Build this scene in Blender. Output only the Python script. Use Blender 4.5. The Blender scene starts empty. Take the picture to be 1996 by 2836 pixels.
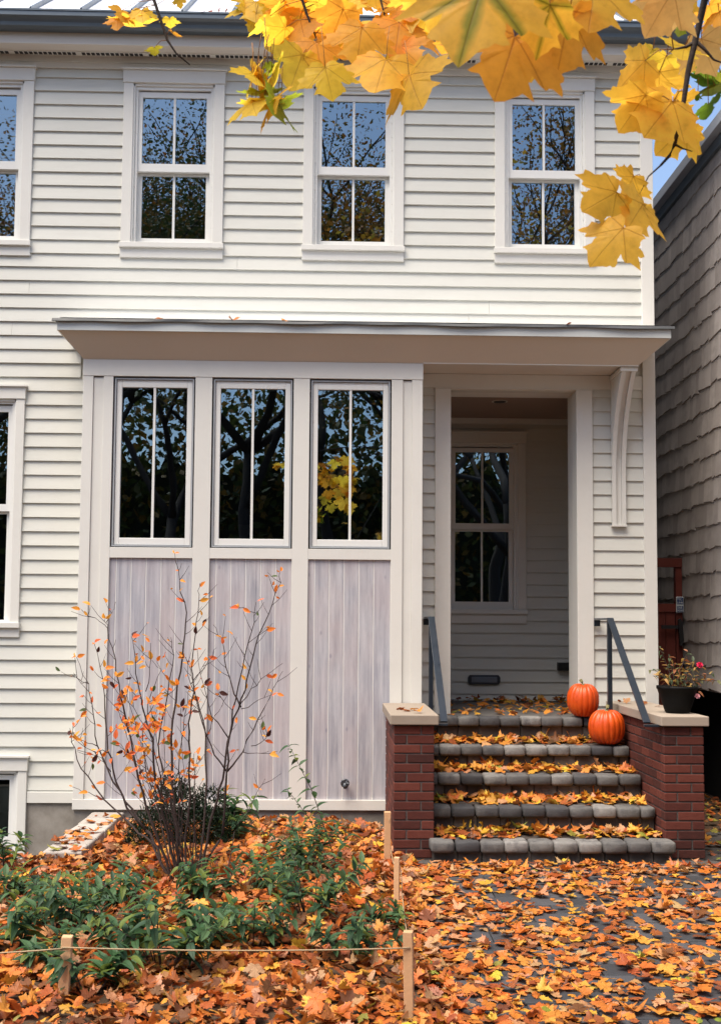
import bpy, bmesh, math, random
import numpy as np
from mathutils import Vector, Matrix

random.seed(7); rng = np.random.default_rng(7)
SC = bpy.context.scene
COL = SC.collection
R = math.radians

# ------------------------------------------------------------------ camera, sky, sun, exposure
PW, PH, FPX = 1996, 2836, 3100.0            # photograph size and focal length in its pixels
YAW, PITCH, ROLL, SHIFT = R(1.424), R(4.038), R(0.413), 92.8
CAM = Vector((0, 0, 1.65))
FWD = Vector((math.sin(YAW)*math.cos(PITCH), math.cos(YAW)*math.cos(PITCH), math.sin(PITCH)))
RGT = Vector((math.cos(YAW), -math.sin(YAW), 0))
UPV = RGT.cross(FWD)
RGT, UPV = math.cos(ROLL)*RGT + math.sin(ROLL)*UPV, -math.sin(ROLL)*RGT + math.cos(ROLL)*UPV
cam_d = bpy.data.cameras.new('camera'); cam = bpy.data.objects.new('camera', cam_d); COL.objects.link(cam)
cam.matrix_world = Matrix(((RGT.x, UPV.x, -FWD.x, CAM.x), (RGT.y, UPV.y, -FWD.y, CAM.y), (RGT.z, UPV.z, -FWD.z, CAM.z), (0, 0, 0, 1)))
cam_d.sensor_width = 36; cam_d.lens = 36*FPX/PH; cam_d.shift_y = SHIFT/PH
cam_d.clip_start = 0.05; cam_d.clip_end = 2000
cam_d.dof.use_dof = True; cam_d.dof.focus_distance = 8.6; cam_d.dof.aperture_fstop = 11
SC.camera = cam

SUN_EL, SUN_AZ = R(65), R(226)              # azimuth from +Y towards +X: high veiled sun, left of the camera
world = bpy.data.worlds.new('World'); SC.world = world; world.use_nodes = True
wn = world.node_tree; wn.nodes.clear()
sky = wn.nodes.new('ShaderNodeTexSky'); sky.sky_type = 'NISHITA'; sky.sun_disc = False
sky.sun_elevation = SUN_EL; sky.sun_rotation = SUN_AZ; sky.air_density = 1.0; sky.dust_density = 3.0; sky.ozone_density = 1.6
bg = wn.nodes.new('ShaderNodeBackground'); bg.inputs[1].default_value = 0.14
wo = wn.nodes.new('ShaderNodeOutputWorld')
wn.links.new(sky.outputs[0], bg.inputs[0]); wn.links.new(bg.outputs[0], wo.inputs[0])
sun_d = bpy.data.lights.new('sun', 'SUN'); sun = bpy.data.objects.new('sun', sun_d); COL.objects.link(sun)
sun_d.energy = 3.0; sun_d.angle = R(42); sun_d.color = (1.0, 0.895, 0.755)
sdir = Vector((math.sin(SUN_AZ)*math.cos(SUN_EL), math.cos(SUN_AZ)*math.cos(SUN_EL), math.sin(SUN_EL)))
sun.rotation_euler = sdir.to_track_quat('Z', 'Y').to_euler()
SC.view_settings.view_transform = 'Standard'; SC.view_settings.look = 'None'
SC.view_settings.gamma = 1; SC.view_settings.exposure = 1.0; SC.view_settings.use_curve_mapping = False
SC.render.engine = 'CYCLES'
SC.cycles.max_bounces = 8; SC.cycles.transparent_max_bounces = 12
SC.cycles.sample_clamp_indirect = 6

# a photo pixel is a direction; the plane it meets gives the place
def ray(x, y): return FWD + RGT*((x-PW/2)/FPX) - UPV*((y-(PH/2+SHIFT))/FPX)
def on_y(x, y, Y):
    d = ray(x, y); return CAM + d*(Y/d.y)
def on_z(x, y, Z=0.0):
    d = ray(x, y); return CAM + d*((Z-CAM.z)/d.z)
def in_frame(p, m=30):
    v = Vector(p)-CAM; d = v.dot(FWD)
    if d < .2: return False
    x = PW/2+FPX*v.dot(RGT)/d; y = PH/2+SHIFT-FPX*v.dot(UPV)/d
    return -m < x < PW+m and -m < y < PH+m

# ------------------------------------------------------------------ materials
class NT:
    def __init__(s, name):
        s.m = bpy.data.materials.new(name); s.m.use_nodes = True; s.t = s.m.node_tree
        s.t.nodes.clear(); s.out = s.t.nodes.new('ShaderNodeOutputMaterial')
    def n(s, typ, ins=None, **kw):
        nd = s.t.nodes.new('ShaderNode'+typ)
        for k, v in kw.items(): setattr(nd, k, v)
        for k, v in (ins or {}).items():
            if hasattr(v, 'node') and hasattr(v, 'is_output'): s.t.links.new(v, nd.inputs[k])
            else: nd.inputs[k].default_value = v
        return nd
    def math(s, op, a, b=0.0, c=0.0, clamp=False):
        return s.n('Math', {0: a, 1: b, 2: c}, operation=op, use_clamp=clamp).outputs[0]
    def mix(s, f, a, b, blend='MIX'):
        nd = s.n('Mix', {0: f, 6: a, 7: b}, data_type='RGBA', blend_type=blend); return nd.outputs[2]
    def ramp(s, f, stops):
        nd = s.n('ValToRGB', {0: f}); e = nd.color_ramp.elements
        while len(e) < len(stops): e.new(0.5)
        for i, (p, c) in enumerate(stops): e[i].position = p; e[i].color = c if len(c) == 4 else (*c, 1)
        return nd.outputs[0]
    def noise(s, vec, scale, detail=4, rough=.55, out=0):
        return s.n('TexNoise', {'Vector': vec, 'Scale': scale, 'Detail': detail, 'Roughness': rough}).outputs[out]
    def bump(s, h, strength=.3, dist=.01):
        return s.n('Bump', {'Strength': strength, 'Distance': dist, 'Height': h}).outputs[0]
    def surf(s, sh): s.t.links.new(sh, s.out.inputs[0]); return s.m
    def prin(s, col, rough=.6, spec=.4, normal=None, metal=0.0):
        ins = {'Base Color': col, 'Roughness': rough, 'Specular IOR Level': spec, 'Metallic': metal}
        if normal is not None: ins['Normal'] = normal
        return s.n('BsdfPrincipled', ins).outputs[0]
def rgb(*c): return (*c, 1.0)

def paint(name, col, var=.06, rough=.55, stretch=(1, 1, 1), bump=.15, dirt=.0):
    t = NT(name); geo = t.n('NewGeometry').outputs['Position']
    mp = t.n('Mapping', {'Vector': geo, 'Scale': stretch}).outputs[0]
    big = t.noise(mp, 1.3, 5); fine = t.noise(mp, 45, 6, .7)
    rnd = t.n('ObjectInfo').outputs['Random']
    v = t.math('ADD', t.math('MULTIPLY', big, var*1.4), t.math('MULTIPLY', fine, var))
    v = t.math('ADD', v, t.math('MULTIPLY', rnd, var*.7))
    v = t.math('ADD', v, 1-var*1.5)
    c = t.n('VectorMath', {0: rgb(*col)[:3], 'Scale': v}, operation='SCALE').outputs[0]
    if dirt:
        d = t.math('MULTIPLY', t.ramp(t.noise(mp, 5, 8, .7), [(.5, (0, 0, 0)), (.8, (1, 1, 1))]), dirt)
        c = t.mix(d, c, rgb(.25, .22, .18))
    r = t.math('ADD', t.math('MULTIPLY', fine, .2), rough-.1)
    return t.surf(t.prin(c, r, .35, t.bump(fine, bump, .002)))

M = {}
M['clap'] = paint('clapboard_paint', (.575, .575, .525), .08, .6, (.5, 1, 3), .25, .13)
M['trim'] = paint('trim_paint', (.65, .64, .595), .05, .5, (1, 1, 1), .1, .08)
M['sash'] = paint('sash_paint', (.70, .70, .67), .03, .35, (1, 1, 1), .03)
M['soffit'] = paint('soffit_paint', (.60, .56, .50), .05, .6)
M['canopy_tan'] = paint('canopy_soffit_paint', (.58, .50, .40), .06, .65)
M['porch_ceiling'] = paint('porch_ceiling_stain', (.30, .215, .17), .1, .6, (1, 12, 1))
M['liner'] = paint('jamb_liner', (.50, .50, .50), .04, .4)
M['gasket'] = paint('gasket_grey', (.34, .36, .38), .04, .4)
M['slate_paint'] = paint('porch_floor_stone', (.09, .085, .08), .3, .7, (1, 1, 1), .5)
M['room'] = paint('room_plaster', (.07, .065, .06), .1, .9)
M['blind'] = paint('blind_slat', (.5, .42, .25), .15, .6)
M['curtain'] = paint('curtain_cloth', (.25, .24, .23), .2, .9, (30, 1, 1))

def mk_metal_paint(name, col, rough=.35, metal=.0, spec=.5, var=.1):
    t = NT(name); geo = t.n('NewGeometry').outputs['Position']
    n = t.noise(geo, 9, 6, .6)
    c = t.mix(n, rgb(*[x*(1-var) for x in col]), rgb(*[x*(1+var) for x in col]))
    return t.surf(t.prin(c, t.math('ADD', t.math('MULTIPLY', n, .25), rough-.12), spec, t.bump(n, .05, .002), metal))
M['gutter'] = mk_metal_paint('gutter_metal', (.10, .125, .145), .35, .3)
M['flash'] = mk_metal_paint('canopy_flashing', (.50, .53, .52), .4, .0)
M['roofing'] = mk_metal_paint('standing_seam_metal', (.84, .87, .90), .35, .15)
M['membrane'] = mk_metal_paint('roof_membrane', (.04, .045, .05), .6)
M['rail'] = mk_metal_paint('blue_black_steel', (.018, .026, .038), .32, .2, .5)
M['iron'] = mk_metal_paint('black_iron', (.008, .008, .009), .5)
M['slotcover'] = mk_metal_paint('pewter', (.13, .16, .20), .35, .6)
M['brass'] = mk_metal_paint('aged_brass', (.07, .075, .085), .4, .5)
M['pot'] = mk_metal_paint('black_plastic_pot', (.004, .004, .004), .65, 0, .15)

def mk_glass():
    t = NT('window_glass')
    fr = t.n('Fresnel', {'IOR': 3.2}).outputs[0]
    geo = t.n('NewGeometry').outputs['Position']
    nrm = t.bump(t.noise(geo, 2.2, 2, .4), .12, .004)
    g = t.n('BsdfGlossy', {'Color': rgb(.64, .85, 1.0), 'Roughness': 0.004, 'Normal': nrm}).outputs[0]
    tr = t.n('BsdfTransparent', {'Color': rgb(.62, .66, .64)}).outputs[0]
    return t.surf(t.n('MixShader', {0: fr, 1: tr, 2: g}).outputs[0])
M['glass'] = mk_glass()

def mk_plank():
    t = NT('whitewashed_cedar'); geo = t.n('NewGeometry').outputs['Position']
    rnd = t.n('ObjectInfo').outputs['Random']
    off = t.n('CombineXYZ', {0: t.math('MULTIPLY', rnd, 17), 1: 0, 2: t.math('MULTIPLY', rnd, 9)}).outputs[0]
    p = t.n('VectorMath', {0: geo, 1: off}, operation='ADD').outputs[0]
    st = t.n('Mapping', {'Vector': p, 'Scale': (26, 4, 1.1)}).outputs[0]
    grain = t.noise(st, 1.5, 8, .65)
    blot = t.noise(p, 1.6, 3)
    vor = t.n('TexVoronoi', {'Vector': t.n('Mapping', {'Vector': p, 'Scale': (5.5, 1, 3.0)}).outputs[0], 'Scale': 1.3, 'Randomness': 1.0}).outputs['Distance']
    knot = t.ramp(vor, [(.04, (1, 1, 1)), (.10, (0, 0, 0))])
    c = t.ramp(grain, [(.28, (.22, .225, .26)), (.5, (.37, .365, .395)), (.72, (.52, .505, .52))])
    pinks = t.math('MULTIPLY', t.ramp(blot, [(.42, (0, 0, 0)), (.62, (1, 1, 1))]), .38)
    c = t.mix(pinks, c, rgb(.50, .40, .385))
    wash = t.ramp(t.noise(t.n('Mapping', {'Vector': p, 'Scale': (9, 2, 1.6)}).outputs[0], 1.2, 6, .7), [(.45, (0, 0, 0)), (.7, (1, 1, 1))])
    c = t.mix(t.math('MULTIPLY', wash, .45), c, rgb(.62, .61, .62))
    c = t.mix(t.math('MULTIPLY', rnd, .25), c, rgb(.36, .38, .45))
    c = t.mix(t.math('MULTIPLY', knot, .5), c, rgb(.17, .17, .23))
    return t.surf(t.prin(c, .65, .3, t.bump(grain, .25, .002)))
M['plank'] = mk_plank()

def mk_concrete():
    t = NT('foundation_concrete'); geo = t.n('NewGeometry').outputs['Position']
    a = t.noise(geo, 2.2, 8, .65); b = t.noise(geo, 60, 4, .6)
    c = t.ramp(a, [(.3, (.13, .115, .10)), (.5, (.21, .19, .165)), (.72, (.33, .31, .28))])
    return t.surf(t.prin(c, .9, .2, t.bump(t.math('ADD', a, t.math('MULTIPLY', b, .2)), .5, .01)))
M['concrete'] = mk_concrete()

def mk_varied(name, stops, scale=14, rough=.85, bstr=.6, dirt=None, spec=.25, moss=None):
    """tone picked per piece, plus mottling and pits"""
    t = NT(name); geo = t.n('NewGeometry').outputs['Position']
    rnd = t.n('ObjectInfo').outputs['Random']
    a = t.noise(geo, scale, 8, .65); b = t.noise(geo, scale*7, 4, .6)
    f = t.math('ADD', t.math('MULTIPLY', rnd, .62), t.math('MULTIPLY', a, .38), clamp=True)
    c = t.ramp(f, stops)
    if dirt:
        d = t.ramp(t.noise(geo, scale*.45, 6, .7), [(.48, (0, 0, 0)), (.66, (1, 1, 1))])
        c = t.mix(t.math('MULTIPLY', d, .75), c, rgb(*dirt))
    return t.surf(t.prin(c, rough, spec, t.bump(t.math('ADD', a, t.math('MULTIPLY', b, .35)), bstr, .006)))
M['brick'] = mk_varied('red_brick', [(.1, (.035, .014, .012)), (.4, (.075, .021, .016)), (.7, (.11, .029, .02)), (.95, (.15, .046, .032))], 30, .85, .5)
M['mortar'] = mk_varied('grey_mortar', [(.2, (.06, .055, .052)), (.8, (.105, .095, .09))], 40, .95, .6)
M['cap'] = mk_varied('limestone_cap', [(.2, (.26, .215, .17)), (.8, (.35, .295, .24))], 9, .85, .25)
M['stone'] = mk_varied('tumbled_stone', [(.15, (.04, .04, .044)), (.4, (.082, .08, .08)), (.65, (.14, .136, .13)), (.9, (.25, .24, .228))], 16, .85, 1.0, (.045, .045, .05))
M['riser'] = mk_varied('riser_stone', [(.15, (.04, .034, .03)), (.5, (.075, .062, .055)), (.9, (.15, .128, .11))], 16, .9, .8, (.04, .035, .03))
M['paver'] = mk_varied('slate_paver', [(.2, (.028, .03, .034)), (.6, (.05, .052, .058)), (.95, (.078, .078, .085))], 8, .7, .4, None, .4)
M['coping'] = mk_varied('pale_coping', [(.2, (.30, .27, .24)), (.8, (.45, .42, .38))], 12, .85, .6)
M['soil'] = mk_varied('dark_soil', [(.2, (.03, .018, .011)), (.8, (.07, .045, .028))], 22, .95, 1.0)
M['asphalt'] = mk_varied('asphalt', [(.2, (.04, .04, .042)), (.8, (.06, .06, .06))], 40, .9, .5)
M['grass'] = mk_varied('verge_grass', [(.2, (.03, .05, .015)), (.8, (.07, .08, .02))], 30, .95, .8)
M['shingle'] = mk_varied('weathered_shingle', [(.1, (.33, .295, .272)), (.5, (.43, .39, .362)), (.9, (.52, .475, .44))], 7, .85, .5, (.31, .275, .255))
M['dark_base'] = mk_varied('dark_foundation', [(.2, (.008, .008, .008)), (.8, (.015, .014, .013))], 7, .95, .5)
M['gatewood'] = mk_varied('red_stained_wood', [(.1, (.085, .018, .012)), (.9, (.14, .03, .02))], 20, .7, .3)
M['stake'] = mk_varied('raw_pine', [(.1, (.50, .29, .15)), (.9, (.62, .38, .21))], 25, .8, .4)
M['twine'] = mk_varied('twine', [(.1, (.30, .22, .13)), (.9, (.42, .32, .20))], 60, .9, .5)
M['bark'] = mk_varied('bark', [(.1, (.035, .026, .022)), (.9, (.075, .058, .05))], 25, .9, 1.0)
M['twig'] = mk_varied('grey_brown_twig', [(.1, (.035, .024, .022)), (.9, (.075, .055, .05))], 40, .8, .6)
M['petiole'] = mk_varied('petiole', [(.1, (.22, .09, .02)), (.9, (.35, .16, .04))], 40, .7, .2)

def leafy(name, veins, attr, transl=.42, green=False, rough=.5):
    """translucent leaf; colour per leaf (object colour or 'Col' attribute), veins from the leaf's own UV"""
    t = NT(name)
    col = t.n('Attribute', attribute_name='Col').outputs['Color'] if attr else t.n('ObjectInfo').outputs['Color']
    uvn = t.n('UVMap').outputs[0]
    sx = t.n('SeparateXYZ', {0: uvn}); u, v = sx.outputs[0], sx.outputs[1]
    best = None
    for ang in veins:
        dx, dy = math.sin(R(ang)), math.cos(R(ang))
        along = t.math('ADD', t.math('MULTIPLY', u, dx), t.math('MULTIPLY', v, dy))
        across = t.math('ABSOLUTE', t.math('SUBTRACT', t.math('MULTIPLY', u, dy), t.math('MULTIPLY', v, dx)))
        d = t.math('ADD', across, t.math('MULTIPLY', t.math('LESS_THAN', along, 0.0), 9.0))
        d = t.math('ADD', d, t.math('MULTIPLY', along, .008))
        best = d if best is None else t.math('MINIMUM', best, d)
    geo = t.n('NewGeometry').outputs['Position']
    mott = t.noise(geo, 38, 6, .65)
    c = t.mix(1.0, col, t.ramp(mott, [(.25, (.80, .76, .7)), (.5, (1, 1, 1)), (.8, (1.12, 1.15, 1.1))]), 'MULTIPLY')
    if green:
        g = t.ramp(t.math('ADD', t.math('MULTIPLY', best, -4.2), t.math('MULTIPLY', t.noise(geo, 16, 5), .9)), [(.0, (0, 0, 0)), (.42, (1, 1, 1))])
        c = t.mix(t.math('MULTIPLY', g, .8), c, rgb(.16, .24, .012))
    vm = t.ramp(best, [(.006, (1, 1, 1)), (.022, (0, 0, 0))])
    c = t.mix(t.math('MULTIPLY', vm, .55), c, t.mix(1.0, c, rgb(.42, .25, .15), 'MULTIPLY'))
    nb = t.bump(t.math('SUBTRACT', t.math('MULTIPLY', mott, .5), t.math('MULTIPLY', vm, .6)), .35, .003)
    p = t.prin(c, rough, .3, nb)
    tr = t.n('BsdfTranslucent', {'Color': c, 'Normal': nb}).outputs[0]
    return t.surf(t.n('MixShader', {0: transl, 1: p, 2: tr}).outputs[0])
MV = (0, 47, -47, 100, -100)
M['maple'] = leafy('maple_leaf', MV, False, .72)
M['maple_green'] = leafy('maple_leaf_turning', MV, False, .72, True)
M['maple_stuff'] = leafy('maple_leaf_litter', MV, True, .22)
M['fallen'] = leafy('maple_leaf_fallen', MV, False, .25)
M['oval'] = leafy('oval_leaf', (0,), False, .45)
M['far_leaf'] = leafy('far_leaf', (0,), True, .35)

def mk_pumpkin():
    t = NT('pumpkin_skin'); tc = t.n('TexCoord').outputs['Object']
    n = t.noise(tc, 9, 6, .6); n2 = t.noise(tc, 70, 3)
    c = t.ramp(n, [(.3, (.42, .045, .003)), (.55, (.58, .07, .004)), (.8, (.64, .11, .007))])
    sp = t.ramp(t.noise(tc, 6, 5, .7), [(.66, (0, 0, 0)), (.74, (1, 1, 1))])
    c = t.mix(t.math('MULTIPLY', sp, .5), c, rgb(.35, .07, .01))
    return t.surf(t.prin(c, .42, .45, t.bump(n2, .12, .003)))
M['pumpkin'] = mk_pumpkin()
M['stem'] = mk_varied('pumpkin_stem', [(.1, (.13, .12, .05)), (.9, (.24, .21, .10))], 40, .8, .8)
M['rose'] = paint('rose_petal', (.55, .008, .06), .1, .5)
M['pink'] = paint('pink_petal', (.72, .34, .38), .1, .5)
M['sign_blue'] = paint('sign_blue', (.02, .045, .14), .05, .4)
M['sign_white'] = paint('sign_white', (.55, .58, .58), .03, .4)

# ------------------------------------------------------------------ mesh helpers
class MB:
    def __init__(s): s.v = []; s.f = []
    def box(s, x0, x1, y0, y1, z0, z1):
        b = len(s.v)
        s.v += [(x0, y0, z0), (x1, y0, z0), (x1, y1, z0), (x0, y1, z0), (x0, y0, z1), (x1, y0, z1), (x1, y1, z1), (x0, y1, z1)]
        s.f += [tuple(b+i for i in q) for q in ((0, 3, 2, 1), (4, 5, 6, 7), (0, 1, 5, 4), (1, 2, 6, 5), (2, 3, 7, 6), (3, 0, 4, 7))]
        return s
    def prism(s, poly, a, b, axis='x'):
        """poly in the two other axes (y,z / x,z / x,y), extruded from a to b"""
        n = len(poly); base = len(s.v)
        for t in (a, b):
            for p, q in poly:
                s.v.append({'x': (t, p, q), 'y': (p, t, q), 'z': (p, q, t)}[axis])
        s.f.append(tuple(base+i for i in range(n))); s.f.append(tuple(base+n+i for i in reversed(range(n))))
        for i in range(n):
            j = (i+1) % n; s.f.append((base+i, base+n+i, base+n+j, base+j))
        return s
    def tube(s, pts, rad, n=6, cap=True):
        pts = [Vector(p) for p in pts]; base = len(s.v); m = len(pts)
        if not hasattr(rad, '__len__'): rad = [rad]*m
        for i, p in enumerate(pts):
            d = (pts[min(i+1, m-1)]-pts[max(i-1, 0)]).normalized()
            a = Vector((0, 0, 1)) if abs(d.z) < .9 else Vector((1, 0, 0))
            u = d.cross(a).normalized(); w = d.cross(u)
            for k in range(n):
                t = 2*math.pi*k/n; q = p+(u*math.cos(t)+w*math.sin(t))*rad[i]; s.v.append(tuple(q))
        for i in range(m-1):
            for k in range(n):
                k2 = (k+1) % n; s.f.append((base+i*n+k, base+i*n+k2, base+(i+1)*n+k2, base+(i+1)*n+k))
        if cap: s.f.append(tuple(base+k for k in reversed(range(n)))); s.f.append(tuple(base+(m-1)*n+k for k in range(n)))
        return s
    def lathe(s, prof, n=24, c=(0, 0)):
        base = len(s.v)
        for r, z in prof:
            for k in range(n):
                t = 2*math.pi*k/n; s.v.append((c[0]+r*math.cos(t), c[1]+r*math.sin(t), z))
        for i in range(len(prof)-1):
            for k in range(n):
                k2 = (k+1) % n; s.f.append((base+i*n+k, base+i*n+k2, base+(i+1)*n+k2, base+(i+1)*n+k))
        s.f.append(tuple(base+k for k in reversed(range(n)))); s.f.append(tuple(base+(len(prof)-1)*n+k for k in range(n)))
        return s
    def mesh(s, name, smooth=False, recalc=True):
        me = bpy.data.meshes.new(name); me.from_pydata(s.v, [], s.f)
        if recalc:
            bm = bmesh.new(); bm.from_mesh(me); bmesh.ops.recalc_face_normals(bm, faces=bm.faces); bm.to_mesh(me); bm.free()
        if smooth: me.polygons.foreach_set('use_smooth', [True]*len(me.polygons))
        return me
    def build(s, name, mat, parent=None, smooth=False, bevel=0, recalc=True):
        o = link(name, s.mesh(name, smooth, recalc), mat, parent)
        if bevel:
            b = o.modifiers.new('bevel', 'BEVEL'); b.width = bevel; b.segments = 2; b.limit_method = 'ANGLE'
        return o
def link(name, me, mat=None, parent=None, loc=None):
    o = bpy.data.objects.new(name, me); COL.objects.link(o)
    if mat is not None and me is not None and not me.materials: me.materials.append(M[mat] if isinstance(mat, str) else mat)
    if parent is not None: o.parent = parent
    if loc is not None: o.location = loc
    return o
def thing(name, label, cat, loc=(0, 0, 0), group=None):
    o = bpy.data.objects.new(name, None); COL.objects.link(o); o.empty_display_size = .1; o.location = loc
    return tag(o, label, cat, group)
def tag(o, label, cat, group=None):
    o['label'] = label; o['category'] = cat
    if group: o['group'] = group
    return o
def struct(o): o['kind'] = 'structure'; return o
def box(name, mat, parent, *b, bevel=0): return MB().box(*b).build(name, mat, parent, bevel=bevel)

# ------------------------------------------------------------------ the ground
YP, YB, YW, YBACK = 8.05, 9.25, 9.68, 11.28        # pier fronts, bay front, main wall, back wall of the porch
WX, WY = -1.93, 7.80                               # window well: left of WX, behind WY
XE = 0.42                                          # edge between bed and walk
g = MB()
for (x0, x1, y0, y1) in ((-300, 300, -300, -9), (-300, 300, -3.5, WY), (-300, -6, WY, 400), (WX, 300, WY, 400), (-6, WX, YW+.4, 400)):
    b = len(g.v); g.v += [(x0, y0, -.02), (x1, y0, -.02), (x1, y1, -.02), (x0, y1, -.02)]; g.f.append((b, b+1, b+2, b+3))
struct(g.build('ground', 'soil', recalc=False))
g = MB(); g.v = [(-300, -9, -.12), (300, -9, -.12), (300, -3.5, -.12), (-300, -3.5, -.12)]; g.f = [(0, 1, 2, 3)]
struct(g.build('road', 'asphalt', recalc=False))
struct(MB().box(-300, 300, -3.5, -3.35, -.3, .02).build('kerb', 'concrete'))
g = MB()
g.box(-6, WX, WY, YW+.4, -1.1, -1.0); g.box(WX-.12, WX-.001, WY-.12, YW, -1.0, -.03); g.box(-6, WX-.12, WY-.12, WY, -1.0, -.03)
struct(g.build('window_well', 'concrete'))

from mathutils import noise as mnoise
def bed_z(x, y):
    e = min(1, max(0, (XE-x)/.5))
    if x < WX+.05 and y > WY-.1: return -1.0
    return e*(.045+.05*mnoise.noise(Vector((x*1.1, y*1.1, 3.1)))+.02*mnoise.noise(Vector((x*4, y*4, 1))))
def ground_z(x, y):
    if x < XE and y < YB: return bed_z(x, y)
    return .004
g = MB(); NX, NY = 84, 100; xs = np.linspace(-4.4, XE, NX); ys = np.linspace(3.2, YB-.02, NY); idx = {}
for j, y in enumerate(ys):
    for i, x in enumerate(xs):
        idx[i, j] = len(g.v); g.v.append((x, y, bed_z(x, y)+.0))
for j in range(NY-1):
    for i in range(NX-1):
        if xs[i] < WX+.08 and ys[j+1] > WY-.12: continue
        g.f.append((idx[i, j], idx[i+1, j], idx[i+1, j+1], idx[i, j+1]))
struct(g.build('garden_bed', 'soil', smooth=True, recalc=False))

# paved walk, each paver its own piece
walk = MB().box(XE, 4.6, 2.6, 9.2, -.06, -.012).build('walkway', 'mortar'); struct(walk)
def rounded_block(w, d, h, r=.012, jit=.0, seed=0):
    """box centred in x,y, base at z=0, edges broken and faces a little uneven"""
    rs = random.Random(seed); m = MB()
    lv = [(0, r*.6), (r*.5, r*.15), (r, 0), (h-r, 0), (h-r*.45, r*.22), (h-r*.12, r*.6), (h, r*1.15)]
    jj = [(rs.uniform(-jit, jit), rs.uniform(-jit, jit), rs.uniform(-jit, jit)) for _ in range(8)]
    for z, ins in lv:
        ci = -1
        for sx, sy in ((-1, -1), (1, -1), (1, 1), (-1, 1)):
            for kx, ky in (((0, 1), (1, 0)) if sx*sy > 0 else ((1, 0), (0, 1))):
                x = sx*(w/2-ins-r*kx); y = sy*(d/2-ins-r*ky)
                ci += 1; m.v.append((x+jj[ci][0], y+jj[ci][1], z+jj[ci][2]*(z > h*.5)))
    for L in range(len(lv)-1):
        for k in range(8):
            k2 = (k+1) % 8; m.f.append((L*8+k, L*8+k2, (L+1)*8+k2, (L+1)*8+k))
    m.f.append(tuple(range(7, -1, -1))); m.f.append(tuple((len(lv)-1)*8+k for k in range(8)))
    return m
pm = [rounded_block(.285, .185, .05, .006, .002, s).mesh('paver') for s in range(4)]
row = 0; y = 3.95
while y < 7.85:
    x = XE+.15+(row % 2)*.145
    while x < 3.5:
        if in_frame((x, y, 0), 160):
            o = link('paver', random.choice(pm), 'paver', walk, (x, y, -.05+random.uniform(0, .004)))
            o.rotation_euler = (random.uniform(-.008, .008), random.uniform(-.008, .008), random.uniform(-.01, .01)+random.choice((0, math.pi)))
        x += .292
    y += .192; row += 1
# the strip of path between the houses, beyond the right pier
# ------------------------------------------------------------------ the house
house = thing('clapboard_house', 'white clapboard house with projecting bay, flared canopy and recessed porch', 'house', (0, YW, 0))
house.location = (0, 0, 0)
EXP = .1222; Z0 = 4.875
def boards(parent, x0, x1, zlo, zhi, yf, cuts, name='clapboard', joints=True, rs=random.Random(3)):
    k0 = math.floor((zlo-Z0)/EXP); cache = {}
    k = k0
    while Z0+k*EXP < zhi-.01:
        zb = max(Z0+k*EXP, zlo); zt = min(Z0+(k+1)*EXP, zhi); k += 1
        if zt-zb < .012: continue
        iv = [(x0, x1)]
        for (a, b, c, d) in cuts:
            if zt > c+.004 and zb < d-.004:
                nv = []
                for (p, q) in iv:
                    if b <= p or a >= q: nv.append((p, q)); continue
                    if a > p+.01: nv.append((p, a))
                    if b < q-.01: nv.append((b, q))
                iv = nv
        out = []
        for (p, q) in iv:
            if joints and q-p > 2.6:
                j = rs.uniform(p+.9, q-.9); out += [(p, j-.001), (j+.001, q)]
            else: out.append((p, q))
        for (p, q) in out:
            dy = rs.uniform(-.0012, .0012)
            prof = [(yf-.025+dy, zb), (yf-.004, zb), (yf-.0005, zt+.02), (yf-.006+dy, zt+.02)]
            if zt >= zhi-.001: prof = [(yf-.025+dy, zb), (yf-.004, zb), (yf-.0005, zt), (yf-.006+dy, zt)]
            MB().prism(prof, p, q, 'x').build(name, 'clap', parent)

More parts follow.
